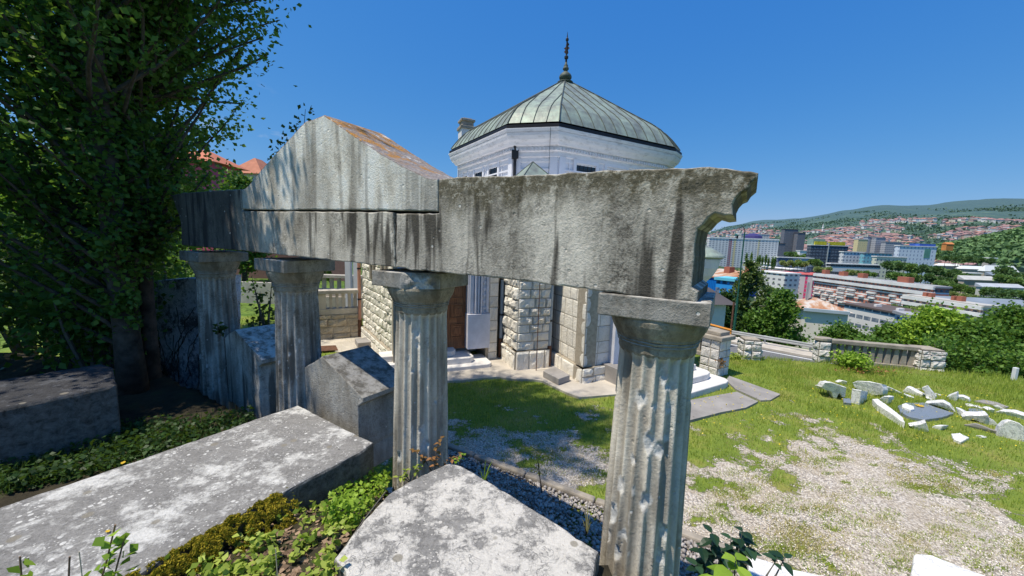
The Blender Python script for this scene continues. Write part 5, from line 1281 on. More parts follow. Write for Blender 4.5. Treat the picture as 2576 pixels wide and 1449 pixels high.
dist('grey_tower','blue grey tower touching the yellow one','apartment block',2183,2205,596,650,18,facade('bluegrey_tower',(.28,.30,.36),(.16,.18,.22),3,3.2,.6,.5,haze=.15),C_grey)
dist('striped_tower','grey tower with pale floor bands right of the blue grey one','apartment block',2204,2228,598,640,18,fg,C_grey)
dist('concrete_block','unfinished concrete frame block behind the hospital like white building','apartment block',2228,2268,609,620,18,fg,C_grey)
fh=facade('white_punched_facade',(.60,.64,.72),(.20,.24,.34),4.0,4.2,.28,.5,haze=.10)
def hosp(part,W,D,H,t):
    bl=RM('blue_cap',(.05,.12,.45)); mb=MB(); mb.abox(.55*W,.98*W,1,12,H+.8,H+3.4); part('roof_cap',mb,bl)
    mb=MB(); mb.abox(.68*W,.84*W,-.25,2,H-12,H-2); part('green_recess',mb,RM('green_glass',(.12,.30,.24)))
dist('white_medical_block','tall white block with small scattered windows and blue roof cap','office building',2263,2356,619,420,26,fh,C_white,extra=hosp,yt2=624)
dist('white_office_row','white office row with regular dark windows','office building',2122,2176,634,400,18,facade('white_office',(.62,.60,.60),(.14,.16,.2),3.6,3.6,.45,.5,haze=.08),C_white)
dist('teal_office_row','teal coloured office row between white and cream ones','office building',2174,2243,637,385,18,facade('teal_office',(.16,.40,.46),(.08,.16,.2),3.6,3.6,.45,.5,haze=.08),C_grey)
dist('cream_office_row','cream office row in front of the teal one','office building',2205,2281,646,345,18,facade('cream_office',(.60,.58,.44),(.13,.15,.17),3.6,3.6,.4,.5,haze=.06),C_white)
dist('flat_white_hall','flat white hall with a dark band below the black glass office','hall',2089,2213,664,310,22,facade('hall_band',(.62,.62,.63),(.03,.03,.04),400,7,.99,.42),C_white,yt2=672)
dist('navy_hall','low hall with a navy front left of the black glass office','hall',1957,2046,648,380,22,facade('navy_hall',(.30,.32,.36),(.03,.04,.1),30,9,.5,.6,haze=.06),C_white)
dist('low_white_shops','little white pavilion below the dark office towers','building',2012,2038,631,520,14,C_white,C_white)
ct=RM('white_tent_roof',(.74,.76,.76),.05)
for i,(x0,x1,yt,Y,rh,lab) in enumerate([(2362,2420,662,330,2.0,'left white zigzag roofed hall below the wooded spur'),(2418,2480,670,310,2.5,'middle white zigzag roofed hall below the wooded spur'),(2476,2560,676,290,4.5,'right white peaked hall with the tallest roof')]):
    dist('white_roofed_hall',lab,'hall',x0,x1,yt+6,Y,26,RM('peach_wall_%d'%i,(.50,.42,.33)),ct,roof='hip',rh=rh,group='white roofed halls below the wooded spur')
dist('peach_hall','peach coloured hall standing among the trees at right','hall',2428,2468,688,280,14,facade('peach',(.55,.42,.28),(.2,.15,.12),5,5,.3,.3),C_white)
dist('pink_hall','pinkish hall with a grey roof near the right edge','hall',2495,2530,693,250,16,RM('pink_wall',(.50,.32,.30)),C_greyblue,roof='shed',rh=2)
dist('tan_warehouse','long tan warehouse with pale roof near the right edge','warehouse',2425,2512,704,230,14,RM('tan_wall',(.48,.40,.32)),RM('pale_tin',(.52,.52,.50)),roof='shed',rh=2.5)
dist('white_warehouse','low white warehouse in front of the tan one','warehouse',2470,2575,722,205,12,RM('white_wall_b',(.56,.55,.50)),RM('tin_grey',(.45,.48,.52)),roof='shed',rh=2)
dist('water_tower_block','pale square block standing above the white halls','tower',2487,2507,650,330,12,RM('pale_block',(.50,.47,.44)),C_white)
dist('orange_house','bright orange house at the foot of the wooded spur','house',2381,2399,614,620,7,RM('orange_wall',(.62,.26,.08)),RM('orange_roof',(.60,.22,.08)),roof='gable',rh=3,zb=ony(2381,616,620).z-9)
q=hit(2067,588); m_=MB(); m_.lathe(q,[(2.2,-3),(2,20),(3,21),(3,22.5),(1.6,23),(1.4,30),(.2,38)],10); setp(m_.build('minaret',C_white,loc=tuple(q)),'slender white minaret among the red roofed houses','minaret')
# white house just below the capital
a=ony(1770,800,26); b=ony(1829,800,26)
building('white_cottage','white walled cottage gable just right of the nearest capital','cottage',(a.x-2,26),(b.x,26.3),ony(1800,765,26).z,6,M['stucco'],C_dark,roof='gable',rh=.8,zb=-7)

# ---- houses on the far hillside
def house_mesh(seed,wall,roof):
    rr=random.Random(seed); W,D,H,rh=rr.uniform(8.5,12.5),rr.uniform(7.5,9.5),rr.uniform(6,8.5),rr.uniform(2.2,3.2); mb=MB()
    mb.abox(-W/2,W/2,-D/2,D/2,-6,H,0); o=.8
    if seed%2: mb.add([Vector(p) for p in [(-W/2-o,-D/2-o,H),(W/2+o,-D/2-o,H),(W/2+o,D/2+o,H),(-W/2-o,D/2+o,H),(-W/2-o,0,H+rh),(W/2+o,0,H+rh)]],[(0,1,5,4),(2,3,4,5),(0,4,3),(1,2,5)],1)
    else: mb.hexa([Vector(p) for p in [(-W/2-o,-D/2-o,H),(W/2+o,-D/2-o,H),(W/2+o,D/2+o,H),(-W/2-o,D/2+o,H)]],[Vector(p) for p in [(-W/5,-.3,H+rh),(W/5,-.3,H+rh),(W/5,.3,H+rh),(-W/5,.3,H+rh)]],1)
    # a row of window recesses as darker wall strips
    for z in (1.5,4.2): mb.abox(-W/2+1,W/2-1,-D/2-.06,-D/2+.1,z,z+1.1,2)
    return mb
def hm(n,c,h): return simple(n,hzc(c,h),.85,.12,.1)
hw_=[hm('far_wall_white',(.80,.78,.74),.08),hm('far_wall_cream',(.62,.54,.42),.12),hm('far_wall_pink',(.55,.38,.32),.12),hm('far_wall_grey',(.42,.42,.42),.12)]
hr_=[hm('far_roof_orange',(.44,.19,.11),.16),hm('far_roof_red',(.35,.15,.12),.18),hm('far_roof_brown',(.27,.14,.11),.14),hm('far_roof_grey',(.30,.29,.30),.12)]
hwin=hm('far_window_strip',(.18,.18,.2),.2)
KL=['white walled house under an orange tiled roof on the far hillside','cream walled house under a red tiled roof on the far hillside','pinkish house under a brown red roof on the far hillside','pale house with a grey roof on the far hillside','white walled house under a dull red roof on the far hillside','cream house with a brown roof on the far hillside']
KM=[(0,0),(1,1),(2,2),(0,3),(0,1),(1,2)]
protos=[]; protodat=[]
for k,(a,b) in enumerate(KM):
    mb=house_mesh(k,a,b); protodat.append(mb)
    me=bpy.data.meshes.new('hillside_house'); me.from_pydata([tuple(v) for v in mb.v],[],mb.f)
    for q_ in (hw_[a],hr_[b],hwin): me.materials.append(q_)
    me.polygons.foreach_set('material_index',mb.m); protos.append(me)
cand=[]; rr=random.Random(12); tries=0
while len(cand)<1550 and tries<60000:
    tries+=1
    ta=rr.uniform(.50,1.42); r=800+2150*rr.random()**1.15; an=math.atan(ta); x,y=math.sin(an)*r,math.cos(an)*r
    z=terr(x,y); px,py=proj((x,y,z))
    top=interp([(1780,566),(1900,568),(2000,568),(2080,563),(2200,556),(2300,549),(2450,552),(2575,554)],px)
    if py<top or spurw(x,y)>.22: continue
    dn=mnoise.noise(Vector((x,y,0))*.0042)+.35*mnoise.noise(Vector((x,y,5))*.013)
    if dn<-.04+(.22 if py<top+12 else 0)+.10*(r<1100) or rr.random()<.12: continue
    if any(abs(x-c[0])<13 and abs(y-c[1])<11 for c in cand[-250:]): continue
    cand.append((x,y,z,r))
cand.sort(key=lambda c:c[3])
for i,(x,y,z,r) in enumerate(cand[:300]):
    k=rr.choices(range(6),(5,4,2,2,5,3))[0]; o=bpy.data.objects.new('hillside_house',protos[k]); COL.objects.link(o)
    o.location=(x,y,z); o.rotation_euler=(0,0,rr.choice((0,.4,-.5,1.57,.9))+rr.uniform(-.2,.2)); s=rr.uniform(.8,1.15); o.scale=(s,s,s)
    setp(o,KL[k],'house','red roofed houses covering the far hillside')
mb=MB()
allm=hw_+hr_+[hwin]
for (x,y,z,r) in cand[300:]:
    k=rr.choices(range(6),(5,4,2,2,5,3))[0]; p=protodat[k]; a=rr.uniform(-1.6,1.6); c,s=math.cos(a),math.sin(a); sc=rr.uniform(.85,1.25); b=len(mb.v)
    mb.v+=[(x+(v[0]*c-v[1]*s)*sc,y+(v[0]*s+v[1]*c)*sc,z+v[2]*sc) for v in p.v]; mb.f+=[tuple(q+b for q in f) for f in p.f]
    mb.m+=[(KM[k][0] if m_==0 else 4+KM[k][1] if m_==1 else 8) for m_ in p.m]
o=mb.build('distant_houses',allm); setp(o,'hundreds of tiny red roofed houses higher up the far hillside','houses',kind='stuff')
# ---- woods as masses
def woods(name,n,accept,size,hgt,mat,label,seed):
    rs_=np.random.RandomState(seed); pts=[]
    t0=0
    while len(pts)<n and t0<n*14:
        t0+=1; ta=rs_.uniform(.48,1.9); r=accept[0]+(accept[1]-accept[0])*rs_.rand()**.8; an=math.atan(ta); x,y=math.sin(an)*r,math.cos(an)*r
        if not accept[2](x,y,r): continue
        pts.append((x,y,terr(x,y)+hgt*rs_.rand()**.6))
    V,F=leafmesh(np.array(pts),size,flat=.25,seed=seed,asp=1.1); return setp(mesh_obj(name,V,F,mat),label,'wood',kind='stuff')
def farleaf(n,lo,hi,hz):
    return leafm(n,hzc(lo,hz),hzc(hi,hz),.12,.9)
woods('spur_wood',34000,(820,1500,lambda x,y,r: spurw(x,y)>.20 and mnoise.noise(Vector((x,y,0))*.012)>-.35),5.0,12,farleaf('spur_wood_leaves',(.05,.11,.025),(.13,.23,.06),.08),'dense wood covering the rounded spur on the right',3)
woods('hillside_wood',17000,(780,3000,lambda x,y,r: mnoise.noise(Vector((x,y,0))*.0042)+.35*mnoise.noise(Vector((x,y,5))*.013)<.02),6.5,9,farleaf('hillside_wood_leaves',(.025,.06,.026),(.06,.12,.045),.14),'scattered trees between the houses on the far hillside',4)
def curve_branch(p0,d,L,r0,rnd,up=.25,n=7,wig=.12):
    pts=[Vector(p0)]; d=Vector(d).normalized(); rad=[r0]
    for i in range(n):
        d=(d+Vector((rnd.gauss(0,wig),rnd.gauss(0,wig),rnd.gauss(0,wig)+up*.12))).normalized()
        pts.append(pts[-1]+d*L/n); rad.append(max(.003,r0*(1-(i+1)/n)**.8))
    return pts,rad
def make_tree(name,label,cat,base,H,tr,crown,seed,bark,leafmat,leafsize,nbr,nleaf,bl=(1.4,2.6),rise=1.0,start=.25,flat=.2,twig=.35,group=None,lean=(0,0),stems=1,droop=0.0,spread=.20):
    """trunk with limbs; leaves sit along limbs and twigs. crown(z) -> allowed radius"""
    rnd=random.Random(seed); t=thing(name,label,cat,tuple(base),group); B=Vector(base); LP=[]; mbT=MB(); mbB=MB()
    trunks=[]
    for s in range(stems):
        off=Vector((0,0,0)) if s==0 else Vector((rnd.uniform(-.6,.0),rnd.uniform(-.3,.5),0))
        n=12; pts=[];rad=[]
        for i in range(n+1):
            f=i/n; pts.append(B+off+Vector((lean[0]*f*H+math.sin(f*5+s*2)*.02*H*.1+off.x*f*2.0,lean[1]*f*H+off.y*f*2.0,H*f*.96*(1 if s==0 else .8))))
            rad.append((tr if s==0 else tr*.55)*(1-f)**.8+.012)
        rad[0]*=1.25; mbT.tube(pts,rad,12); trunks.append(pts)
    for b in range(nbr):
        pts=rnd.choice(trunks); f=start+(1-start)*rnd.random()**.9; k=f*(len(pts)-1); i=min(int(k),len(pts)-2); p=pts[i].lerp(pts[i+1],k-i)
        z=p.z-B.z; a=rnd.random()*2*math.pi; rr_=crown(z/H); L=min(rnd.uniform(*bl),rr_*1.5)
        if L<.2: continue
        d=Vector((math.cos(a),math.sin(a),rise*rnd.uniform(.6,1.3)))
        bp_,br=curve_branch(p,d,L,max(.008,tr*.28*(1-f*.6)),rnd)
        # clamp into the crown
        ok=[]
        for q in bp_:
            zz=(q.z-B.z)/H; c=pts[min(len(pts)-1,max(0,int(zz*(len(pts)-1))))]; dd=math.hypot(q.x-c.x,q.y-c.y)
            if dd>crown(min(1.05,zz))*1.08 and len(ok)>2: break
            if name=='poplar_tree' and q.z<2.9 and q.x+q.y>0 and q.x<-3 and 2<q.y<6.4: break
            if (q-BP).dot(BN)<.9 and q.z<5.2 and q.x>-5.0: break
            ok.append(q)
        if len(ok)<2: continue
        mbB.tube(ok,br[:len(ok)],5,cap=False)
        for q in range(int(nleaf*rnd.uniform(.6,1.4))):
            k2=rnd.random()**.7*(len(ok)-1); j=min(int(k2),len(ok)-2); c=ok[j].lerp(ok[j+1],k2-j)
            # leaves gather on side twigs
            g_=Vector((rnd.gauss(0,1),rnd.gauss(0,1),rnd.gauss(0,1)+.2)).normalized()*abs(rnd.gauss(0,twig))
            LP.append(c+g_-Vector((0,0,droop*rnd.random())))
    if name=='poplar_tree': bark=M['bark']
    mbT.build('trunk',bark,t,smooth=True); mbB.build('limbs',M['bark_grey'] if bark is M['bark'] and name!='poplar_tree' else bark,t,smooth=True)
    P_=np.array([tuple(p) for p in LP])
    cl=((P_[:,0]-BP.x)*BN.x+(P_[:,1]-BP.y)*BN.y<1.0)&(P_[:,2]<5.4)&(P_[:,0]>-5.0)&(P_[:,1]<9)|((P_[:,2]<2.75)&(P_[:,0]+1.0*P_[:,1]>0)&(P_[:,0]<-3)&(P_[:,1]<6.3)&(P_[:,1]>2))     # cut back around the monument
    P_=P_[~cl]; V,F=leafmesh(P_,leafsize,flat=flat,seed=seed,droop=.25)
    mesh_obj('crown',V,F,leafmat,t); return t
# the big poplar beside the colonnade
def pop(f): return interp([(0,.8),(.05,1.5),(.11,1.9),(.25,2.0),(.41,1.8),(.52,2.1),(.66,2.45),(.84,2.3),(.95,1.4),(1.05,.4)],f)
tb=Vector((-5.42,5.22,.9))
make_tree('poplar_tree','big dark poplar with heart shaped leaves rising beside the left end of the colonnade','tree',tb,15.2,.135,pop,5,M['bark'],M['leaf_poplar'],.080,760,195,bl=(1.6,3.6),rise=1.15,start=.05,twig=.22,stems=4,lean=(.02,-.05))
make_tree('poplar_tree','second dark tree further left, cut by the left edge of the photo','tree',Vector((-8.7,4.3,.6)),12.5,.15,lambda f: interp([(0,.9),(.2,2.2),(.6,2.6),(.9,1.8),(1.05,.4)],f),6,M['bark'],M['leaf_poplar'],.105,380,170,bl=(1.6,3.2),rise=.9,start=.04,twig=.24,stems=2)
make_tree('poplar_tree','tall tree behind the dark ones on the left','tree',Vector((-11.5,11.5,0)),13,.2,lambda f: interp([(0,.6),(.2,2.4),(.6,3.0),(.9,2.0),(1.05,.4)],f),7,M['bark'],M['leaf_mid'],.16,200,95,bl=(1.8,3.4),rise=.9,start=.08,twig=.32)
# understorey saplings and shrubs on the left
def shrub(name,label,c,rad,h,n,size,mat,seed,cat='shrub',stems=7,group=None,mesh=None,flat=.3):
    rnd=random.Random(seed); t=thing(name,label,cat,tuple(c),group); c=Vector(c); mb=MB(); LP=[]
    for s in range(stems):
        a=rnd.random()*6.28; q=rnd.random()**.5*rad*.8; tip=c+Vector((math.cos(a)*q,math.sin(a)*q,h*rnd.uniform(.6,1))); pts=[c+Vector((math.cos(a)*q*.15,math.sin(a)*q*.15,-.05)),c.lerp(tip,.5)+Vector((rnd.gauss(0,.04),rnd.gauss(0,.04),h*.08)),tip]
        mb.tube(pts,[.014*h+.004,.009*h+.003,.003],5,cap=False)
        for k in range(n//stems):
            f=.2+.8*rnd.random()**.75; j=pts[0].lerp(pts[1],f*2) if f<.5 else pts[1].lerp(pts[2],f*2-1)
            LP.append(j+Vector((rnd.gauss(0,1),rnd.gauss(0,1),rnd.gauss(0,.7)))*rad*.22)
    mb.build('stems',M['bark_grey'],t); V,F=leafmesh(np.array([tuple(p) for p in LP]),size,flat=flat,seed=seed,droop=.15)
    mesh_obj('leaves',V,F,mat,t); return t
US=[((-6.3,5.6,1.0),1.1,2.3,'leafy undergrowth bush between the trunk and the tombstone'),((-7.6,6.5,.9),1.3,2.8,'wide dark bush at the foot of the second tree'),((-6.9,7.6,.6),1.4,3.0,'tall bush behind the upright tombstone'),((-9.6,7.4,.6),1.5,3.2,'dense bush at the left edge below the trees'),
    ((-8.2,4.2,1.1),1.1,1.6,'low dark shrub left of the dark tomb')]
for i,(c,r_,h,lb_) in enumerate(US): shrub('bush',lb_,c,r_,h,2600,.10,M['leaf_dark'] if i%2 else M['leaf_poplar'],40+i,stems=12)
# sunlit twig just behind the pediment's left slope
sp=thing('leaning_sapling','sapling twigs with round leaves sticking up behind the left slope of the pediment','sapling',(-3.6,7.2,0)); rnd=random.Random(9); mb=MB(); LP=[]
for k,(x,y) in enumerate(((768,275),(745,310),(722,345),(700,372),(735,372),(690,400))):
    tip=ony(x,y,7.2+k*.07); b0=Vector((-4.0,7.2+k*.05,2.5)); pts=[b0,b0.lerp(tip,.5)+Vector((-.12,0,.05)),tip]; mb.tube(pts,[.022,.014,.004],5)
    for q in range(75):
        f=.55+.47*rnd.random(); c=pts[1].lerp(tip,max(0,f*2-1)); LP.append(tuple(c+Vector((rnd.gauss(0,.10),rnd.gauss(0,.12),rnd.gauss(0,.08)))))
mb.tube([Vector((-4.0,7.3,-.05)),Vector((-4.0,7.25,2.6))],.035,6)
mb.build('stems',M['bark_grey'],sp); V,F=leafmesh(np.array(LP),.085,flat=.2,seed=9,droop=.2); mesh_obj('leaves',V,F,M['leaf_dark'],sp)
sp=shrub('hanging_sapling','small sapling with drooping leaves seen between the two left columns',(-4.55,6.9,0.2),.40,2.75,300,.085,M['leaf_dark'],77,cat='sapling',stems=6)
# trees right of the colonnade, below the road
def big(name,label,px,py_top,Y,W,seed,mat,size,nb,nl,base=None,bark='bark',droop=0,rise=.7,cr=None,start=.15):
    tp=ony(px,py_top,Y); zb=terr(tp.x,Y)-.2 if base is None else base; H=tp.z-zb
    f=cr or (lambda f: W*interp([(0,.5),(.2,.85),(.45,1),(.7,.85),(.9,.5),(1.05,.15)],f))
    return make_tree(name,label,'tree',Vector((tp.x,Y,zb)),H,max(.1,H*.018),f,seed,M[bark],M[mat],size,nb//2,int(nl*2.1),bl=(W*.5,W*1.2),rise=rise,start=start,twig=W*.15,droop=droop)
big('birch_tree','tall drooping birch with a white trunk right of the street lamp',1893,655,44,2.3,21,'leaf_birch',.34,150,42,bark='bark_birch',droop=.5)
big('broadleaf_tree','round dark green tree in front of the cream building',1972,742,37,2.5,22,'leaf_mid',.30,150,50)
big('broadleaf_tree','dark green tree behind the street lamp pole',1830,742,40,2.2,23,'leaf_dark',.30,110,50)
big('broadleaf_tree','low broad bush like tree between the birch and the round tree',1905,790,38,2.4,24,'leaf_mid',.28,90,50)
big('broadleaf_tree','olive tree top behind the round dark green tree',1930,715,60,2.8,25,'leaf_birch',.36,80,40)
big('ash_tree','sparse feathery tree above the slim capped pillar',2125,826,19.0,1.5,26,'leaf_mid',.14,110,40,rise=.5)
big('ash_tree','leafy tree rising behind the edge railing',2255,826,18.5,1.5,27,'leaf_mid',.15,150,60,rise=.5)
big('ash_tree','lush green tree directly right of the edge railing',2365,792,17.0,1.7,28,'leaf_bright',.15,190,75,rise=.5)
big('ash_tree','lush tree crown second from the right edge',2470,822,15.5,1.5,29,'leaf_mid',.14,180,80,rise=.5)
big('ash_tree','rightmost lush tree cut by the right edge of the photo',2560,786,15.8,1.7,30,'leaf_mid',.14,190,80,rise=.5)
for k,(px,py,Y) in enumerate(((2420,868,14.6),(2520,885,14.3),(2200,872,16.5))):
    p=ony(px,py,Y); shrub('bush',('round green bush at the foot of the lush trees','dark green bush right of the wide white pillar','bush filling the gap under the railing trees')[k],(p.x,Y,-1.9),1.3,p.z+1.9+.3,3200,.13,M['leaf_mid'],90+k,stems=14)
# hazel like bush with reddish leaves at the left of the railing
p=onz(2135,925); shrub('leafy_shrub','bright green shrub with a few red leaves in front of the edge railing',(p.x,p.y,0),.62,.42,1500,.085,M['leaf_bright'],95,stems=16)
p=onz(2100,895); shrub('leafy_shrub','bright green shrub climbing the slim capped pillar',(p.x,p.y-.1,0),.30,.62,500,.085,M['leaf_bright'],96,stems=8)
p=onz(2170,940); V,F=leafmesh(np.array([(p.x+random.gauss(0,.5),p.y+random.gauss(0,.12),.05+random.random()*.12) for _ in range(160)]),.06,flat=.3,seed=3); setp(mesh_obj('red_weeds',V,F,M['leaf_red'],loc=tuple(p)),'reddish dried weeds at the foot of the shrub','weeds',kind='stuff')
p=onz(1862,905); shrub('leafy_shrub','low yellow green plant between the capped pillar and the rough one',(p.x-.2,p.y,0),.3,.16,260,.06,M['leaf_plant'],97,stems=6)
p=onz(1808,948)+Vector((.05,-.1,0)); shrub('weed','small reddish weed on the steps beside the capped pillar',(p.x-.12,p.y,.3),.12,.28,90,.05,M['leaf_red'],98,cat='weed',stems=5)
# distant city trees: one crown each
def farmesh(seed,kind,mat):
    rs_=np.random.RandomState(seed); n=650
    u=rs_.normal(size=(n,3)); u/=np.linalg.norm(u,axis=1)[:,None]; rad=rs_.rand(n)**.35
    lum=np.array([1+.35*mnoise.noise(Vector(a*2.2)+Vector((seed,0,0))) for a in u.tolist()] if False else [1+.4*mnoise.noise(Vector(tuple(a))*2.0+Vector((seed*3.,0,0))) for a in u])
    P_=u*rad[:,None]*lum[:,None]
    if kind=='round': P_=P_*np.array([5.5,5.5,4.6])+np.array([0,0,7.5])
    else: P_=P_*np.array([1.7,1.7,7.5])+np.array([0,0,8.5])
    V,F=leafmesh(P_,1.5 if kind=='round' else 1.0,flat=.2,seed=seed,asp=1.0); me=mesh_obj('crown',V,F,mat).data; return me
far=[(farmesh(1,'round',M['leaf_far']),'round'),(farmesh(2,'round',M['leaf_far_olive']),'olive'),(farmesh(3,'poplar',M['leaf_far']),'poplar'),(farmesh(4,'round',leafm('distant_dark_leaves',(.06,.12,.05),(.13,.22,.09),.25,.8)),'dark')]
for o in [o for o in COL.objects if o.name.startswith('crown') and o.parent is None]: bpy.data.objects.remove(o)
mbt=MB(); mbt.tube([(0,0,-30),(0,0,8)],[.5,.2],6); tm=bpy.data.meshes.new('trunk'); tm.from_pydata(mbt.v,[],mbt.f); tm.materials.append(M['bark'])
LAB={'round':'round green tree standing among the city blocks','olive':'pale olive green tree standing among the city blocks','poplar':'slim dark poplar in front of the tall white flats','dark':'dark bushy tree standing among the city blocks'}
nfar=0
def ftree(px,py,kind,s=1.0):
    global nfar
    p=hit(px,py+4)
    if p is None: return
    k={'round':0,'olive':1,'poplar':2,'dark':3}[kind]; t=thing('city_tree',LAB[kind],'tree',tuple(p-Vector((0,0,1))),{'poplar':'slim poplars before the white flats'}.get(kind,'trees between the city blocks of kind '+kind))
    r_=random.Random(nfar); a=r_.random()*6; s*=r_.uniform(.85,1.15)
    for me,nm in ((tm,'trunk'),(far[k][0],'crown')):
        o=bpy.data.objects.new(nm,me); COL.objects.link(o); o.parent=t; 
    t.rotation_euler=(0,0,a); t.scale=(s,s,s); nfar+=1
rr=random.Random(8)
def ftree_at(px,ytop,Y,kind,rad):
    """crown top on the sight line (px,ytop) at depth Y; rad = crown radius in metres"""
    global nfar
    k={'round':0,'olive':1,'poplar':2,'dark':3}[kind]; s=rad/(6.2 if kind!='poplar' else 1.9); q=ony(px,ytop,Y); h=12.3*s if kind!='poplar' else 16.5*s
    t=thing('city_tree',LAB[kind],'tree',(q.x,q.y,q.z-h),{'poplar':'slim poplars before the white flats'}.get(kind,'trees between the city blocks of kind '+kind))
    for me,nm in ((tm,'trunk'),(far[k][0],'crown')): o=bpy.data.objects.new(nm,me); COL.objects.link(o); o.parent=t
    t.rotation_euler=(0,0,rr.random()*6); t.scale=(s,s,s); nfar+=1
def row(x0,x1,y0,y1,Y,kinds,rpx,n,jy=5):
    for i in range(n):
        f=(i+.5)/n; ftree_at(x0+(x1-x0)*f+rr.uniform(-3,3),y0+(y1-y0)*f+rr.uniform(-jy,jy),Y*rr.uniform(.93,1.05),rr.choice(kinds),rpx*Y/950*rr.uniform(.8,1.15))
row(1876,1892,632,636,330,('poplar',),3.6,2,2); row(1902,1956,640,645,330,('poplar','poplar'),3.4,7,4)
row(1962,2050,654,660,300,('olive','round','olive'),9,9); row(2040,2062,650,652,290,('round',),9,3)
row(2055,2090,668,674,260,('olive',),9,4,3); row(2120,2205,678,684,255,('olive','olive','round'),8,8,3)
row(2228,2310,652,668,290,('dark','round'),13,8,4); row(2240,2312,684,690,270,('round','round','dark'),12,7,4)
row(2318,2430,664,684,280,('dark','dark','round'),13,10,4); row(2330,2400,690,700,262,('dark','round'),12,7,5)
row(2360,2470,702,728,232,('round','dark','round'),12,10,4); row(2345,2400,722,732,215,('olive',),11,6,3); row(2390,2490,732,752,205,('olive','olive','round'),11,10,4)
row(2470,2590,724,730,190,('dark','dark','round'),13,10,5); row(2455,2580,746,752,178,('dark','round'),11,10,4)
row(2520,2590,662,700,240,('dark',),15,5,6); row(2510,2590,690,712,225,('dark','round'),14,6,6)
row(2375,2500,640,650,330,('round','dark'),9,11,3); row(2430,2445,686,690,255,('dark',),8,2,2)
row(2225,2325,766,772,150,('round','olive'),10,7,4); row(1975,2040,634,640,520,('round','dark'),8,7,3); row(2150,2260,640,648,560,('round',),6,6,3)
for x,y,Y in ((2110,845,75),(2150,838,70),(1960,728,95),(1940,722,110),(2075,858,50)): ftree_at(x,y,Y,'round',18*Y/950)

# ---- background at the left: lawn trees and houses glimpsed through the leaves
def bgtree(px,Y,H,W,seed,mat,lab): 
    p=ony(px,600,Y); make_tree('garden_tree',lab,'tree',Vector((p.x,Y,terr(p.x,Y)-.1)),H,.16,lambda f: W*interp([(0,.6),(.3,1),(.7,.8),(1.05,.2)],f),seed,M['bark'],M[mat],.24,90,75,bl=(W*.6,W*1.3),rise=.6,start=.1,twig=W*.2)
bgtree(80,19,7,3.0,51,'leaf_bright','sunlit garden tree seen through the leaves at the far left')
bgtree(300,21,6,2.8,52,'leaf_bright','sunlit garden tree behind the poplar trunk')
bgtree(420,24,5.2,2.4,53,'leaf_mid','garden tree below the pink house')
bgtree(610,27,7.2,2.3,54,'leaf_mid','green tree right of the pink house behind the beam')
bgtree(690,34,5,2.0,55,'leaf_dark','dark distant tree just left of the pediment')
def home(x0,x1,yt,Y,dep,wc,rc,rh,label,roof='gable'):
    a=ony(x0,yt,Y); b=ony(x1,yt,Y); building('garden_house',label,'house',(a.x,a.y),(b.x,b.y),a.z,dep,facade('house_wall_%d'%x0,wc,(.05,.06,.08),3.4,3.2,.3,.35),simple('house_roof_%d'%x0,rc,.8,.15,1.5),roof=roof,rh=rh,zb=-1,oh=.6)
home(418,532,404,38,4,(.55,.08,.14),(.55,.19,.11),1.5,'crimson walled house with an orange roof behind the poplar','hip')
home(585,655,436,52,5,(.55,.55,.55),(.50,.20,.12),2.4,'grey walled house with an orange roof just left of the pediment','hip')
home(-60,115,520,32,9,(.66,.64,.62),(.35,.12,.10),2.0,'white house with a porch at the far left edge','hip')
for k,(x,s) in enumerate(((812,.8),(828,.66))):
    p=ony(x,706,21); t=thing('small_conifer',('taller little cone shaped conifer on the back lawn','shorter little cone shaped conifer on the back lawn')[k],'conifer',(p.x,21,p.z-.1)); mb=MB(); mb.tube([p-Vector((0,0,.1)),p+Vector((0,0,s))],.03,5); mb.build('trunk',M['bark'],t)
    n=1400; zz=np.random.rand(n)**1.2; r_=(1-zz)*.36*s*np.sqrt(np.random.rand(n)); a=np.random.rand(n)*6.28
    V,F=leafmesh(np.stack([p.x+r_*np.cos(a),21+r_*np.sin(a),p.z+zz*1.35*s],1),.09,seed=k); mesh_obj('crown',V,F,M['leaf_mid'],t)
mb=MB(); a=ony(600,735,19); b=ony(700,735,19); mb.box(Vector(((a.x+b.x)/2,19,.4)),(1,0,0),(0,1,0),UPV,5.5,.25,1.15); setp(mb.build('garden_wall',M['pale_concrete'],loc=((a.x+b.x)/2,19,0)),'low pale garden wall behind the two left columns','wall')
a=ony(730,690,30); mb=MB(); mb.box(Vector((a.x,30,1.2)),(1,0,0),(0,1,0),UPV,9,.3,3.6); setp(mb.build('boundary_wall',simple('brown_pink_wall',(.26,.15,.14),.9),loc=(a.x,30,0)),'brownish boundary wall at the back of the left lawn','wall')
n=16000; xx=-11+8.5*np.random.rand(n); yy=9.5+10*np.random.rand(n)
scatter_blades('back_lawn_grass',np.stack([xx,yy,0*xx-.02],1),(.05,.12),.02,M['grass_blade'],'sunlit grass of the lawn behind the left columns','grass')
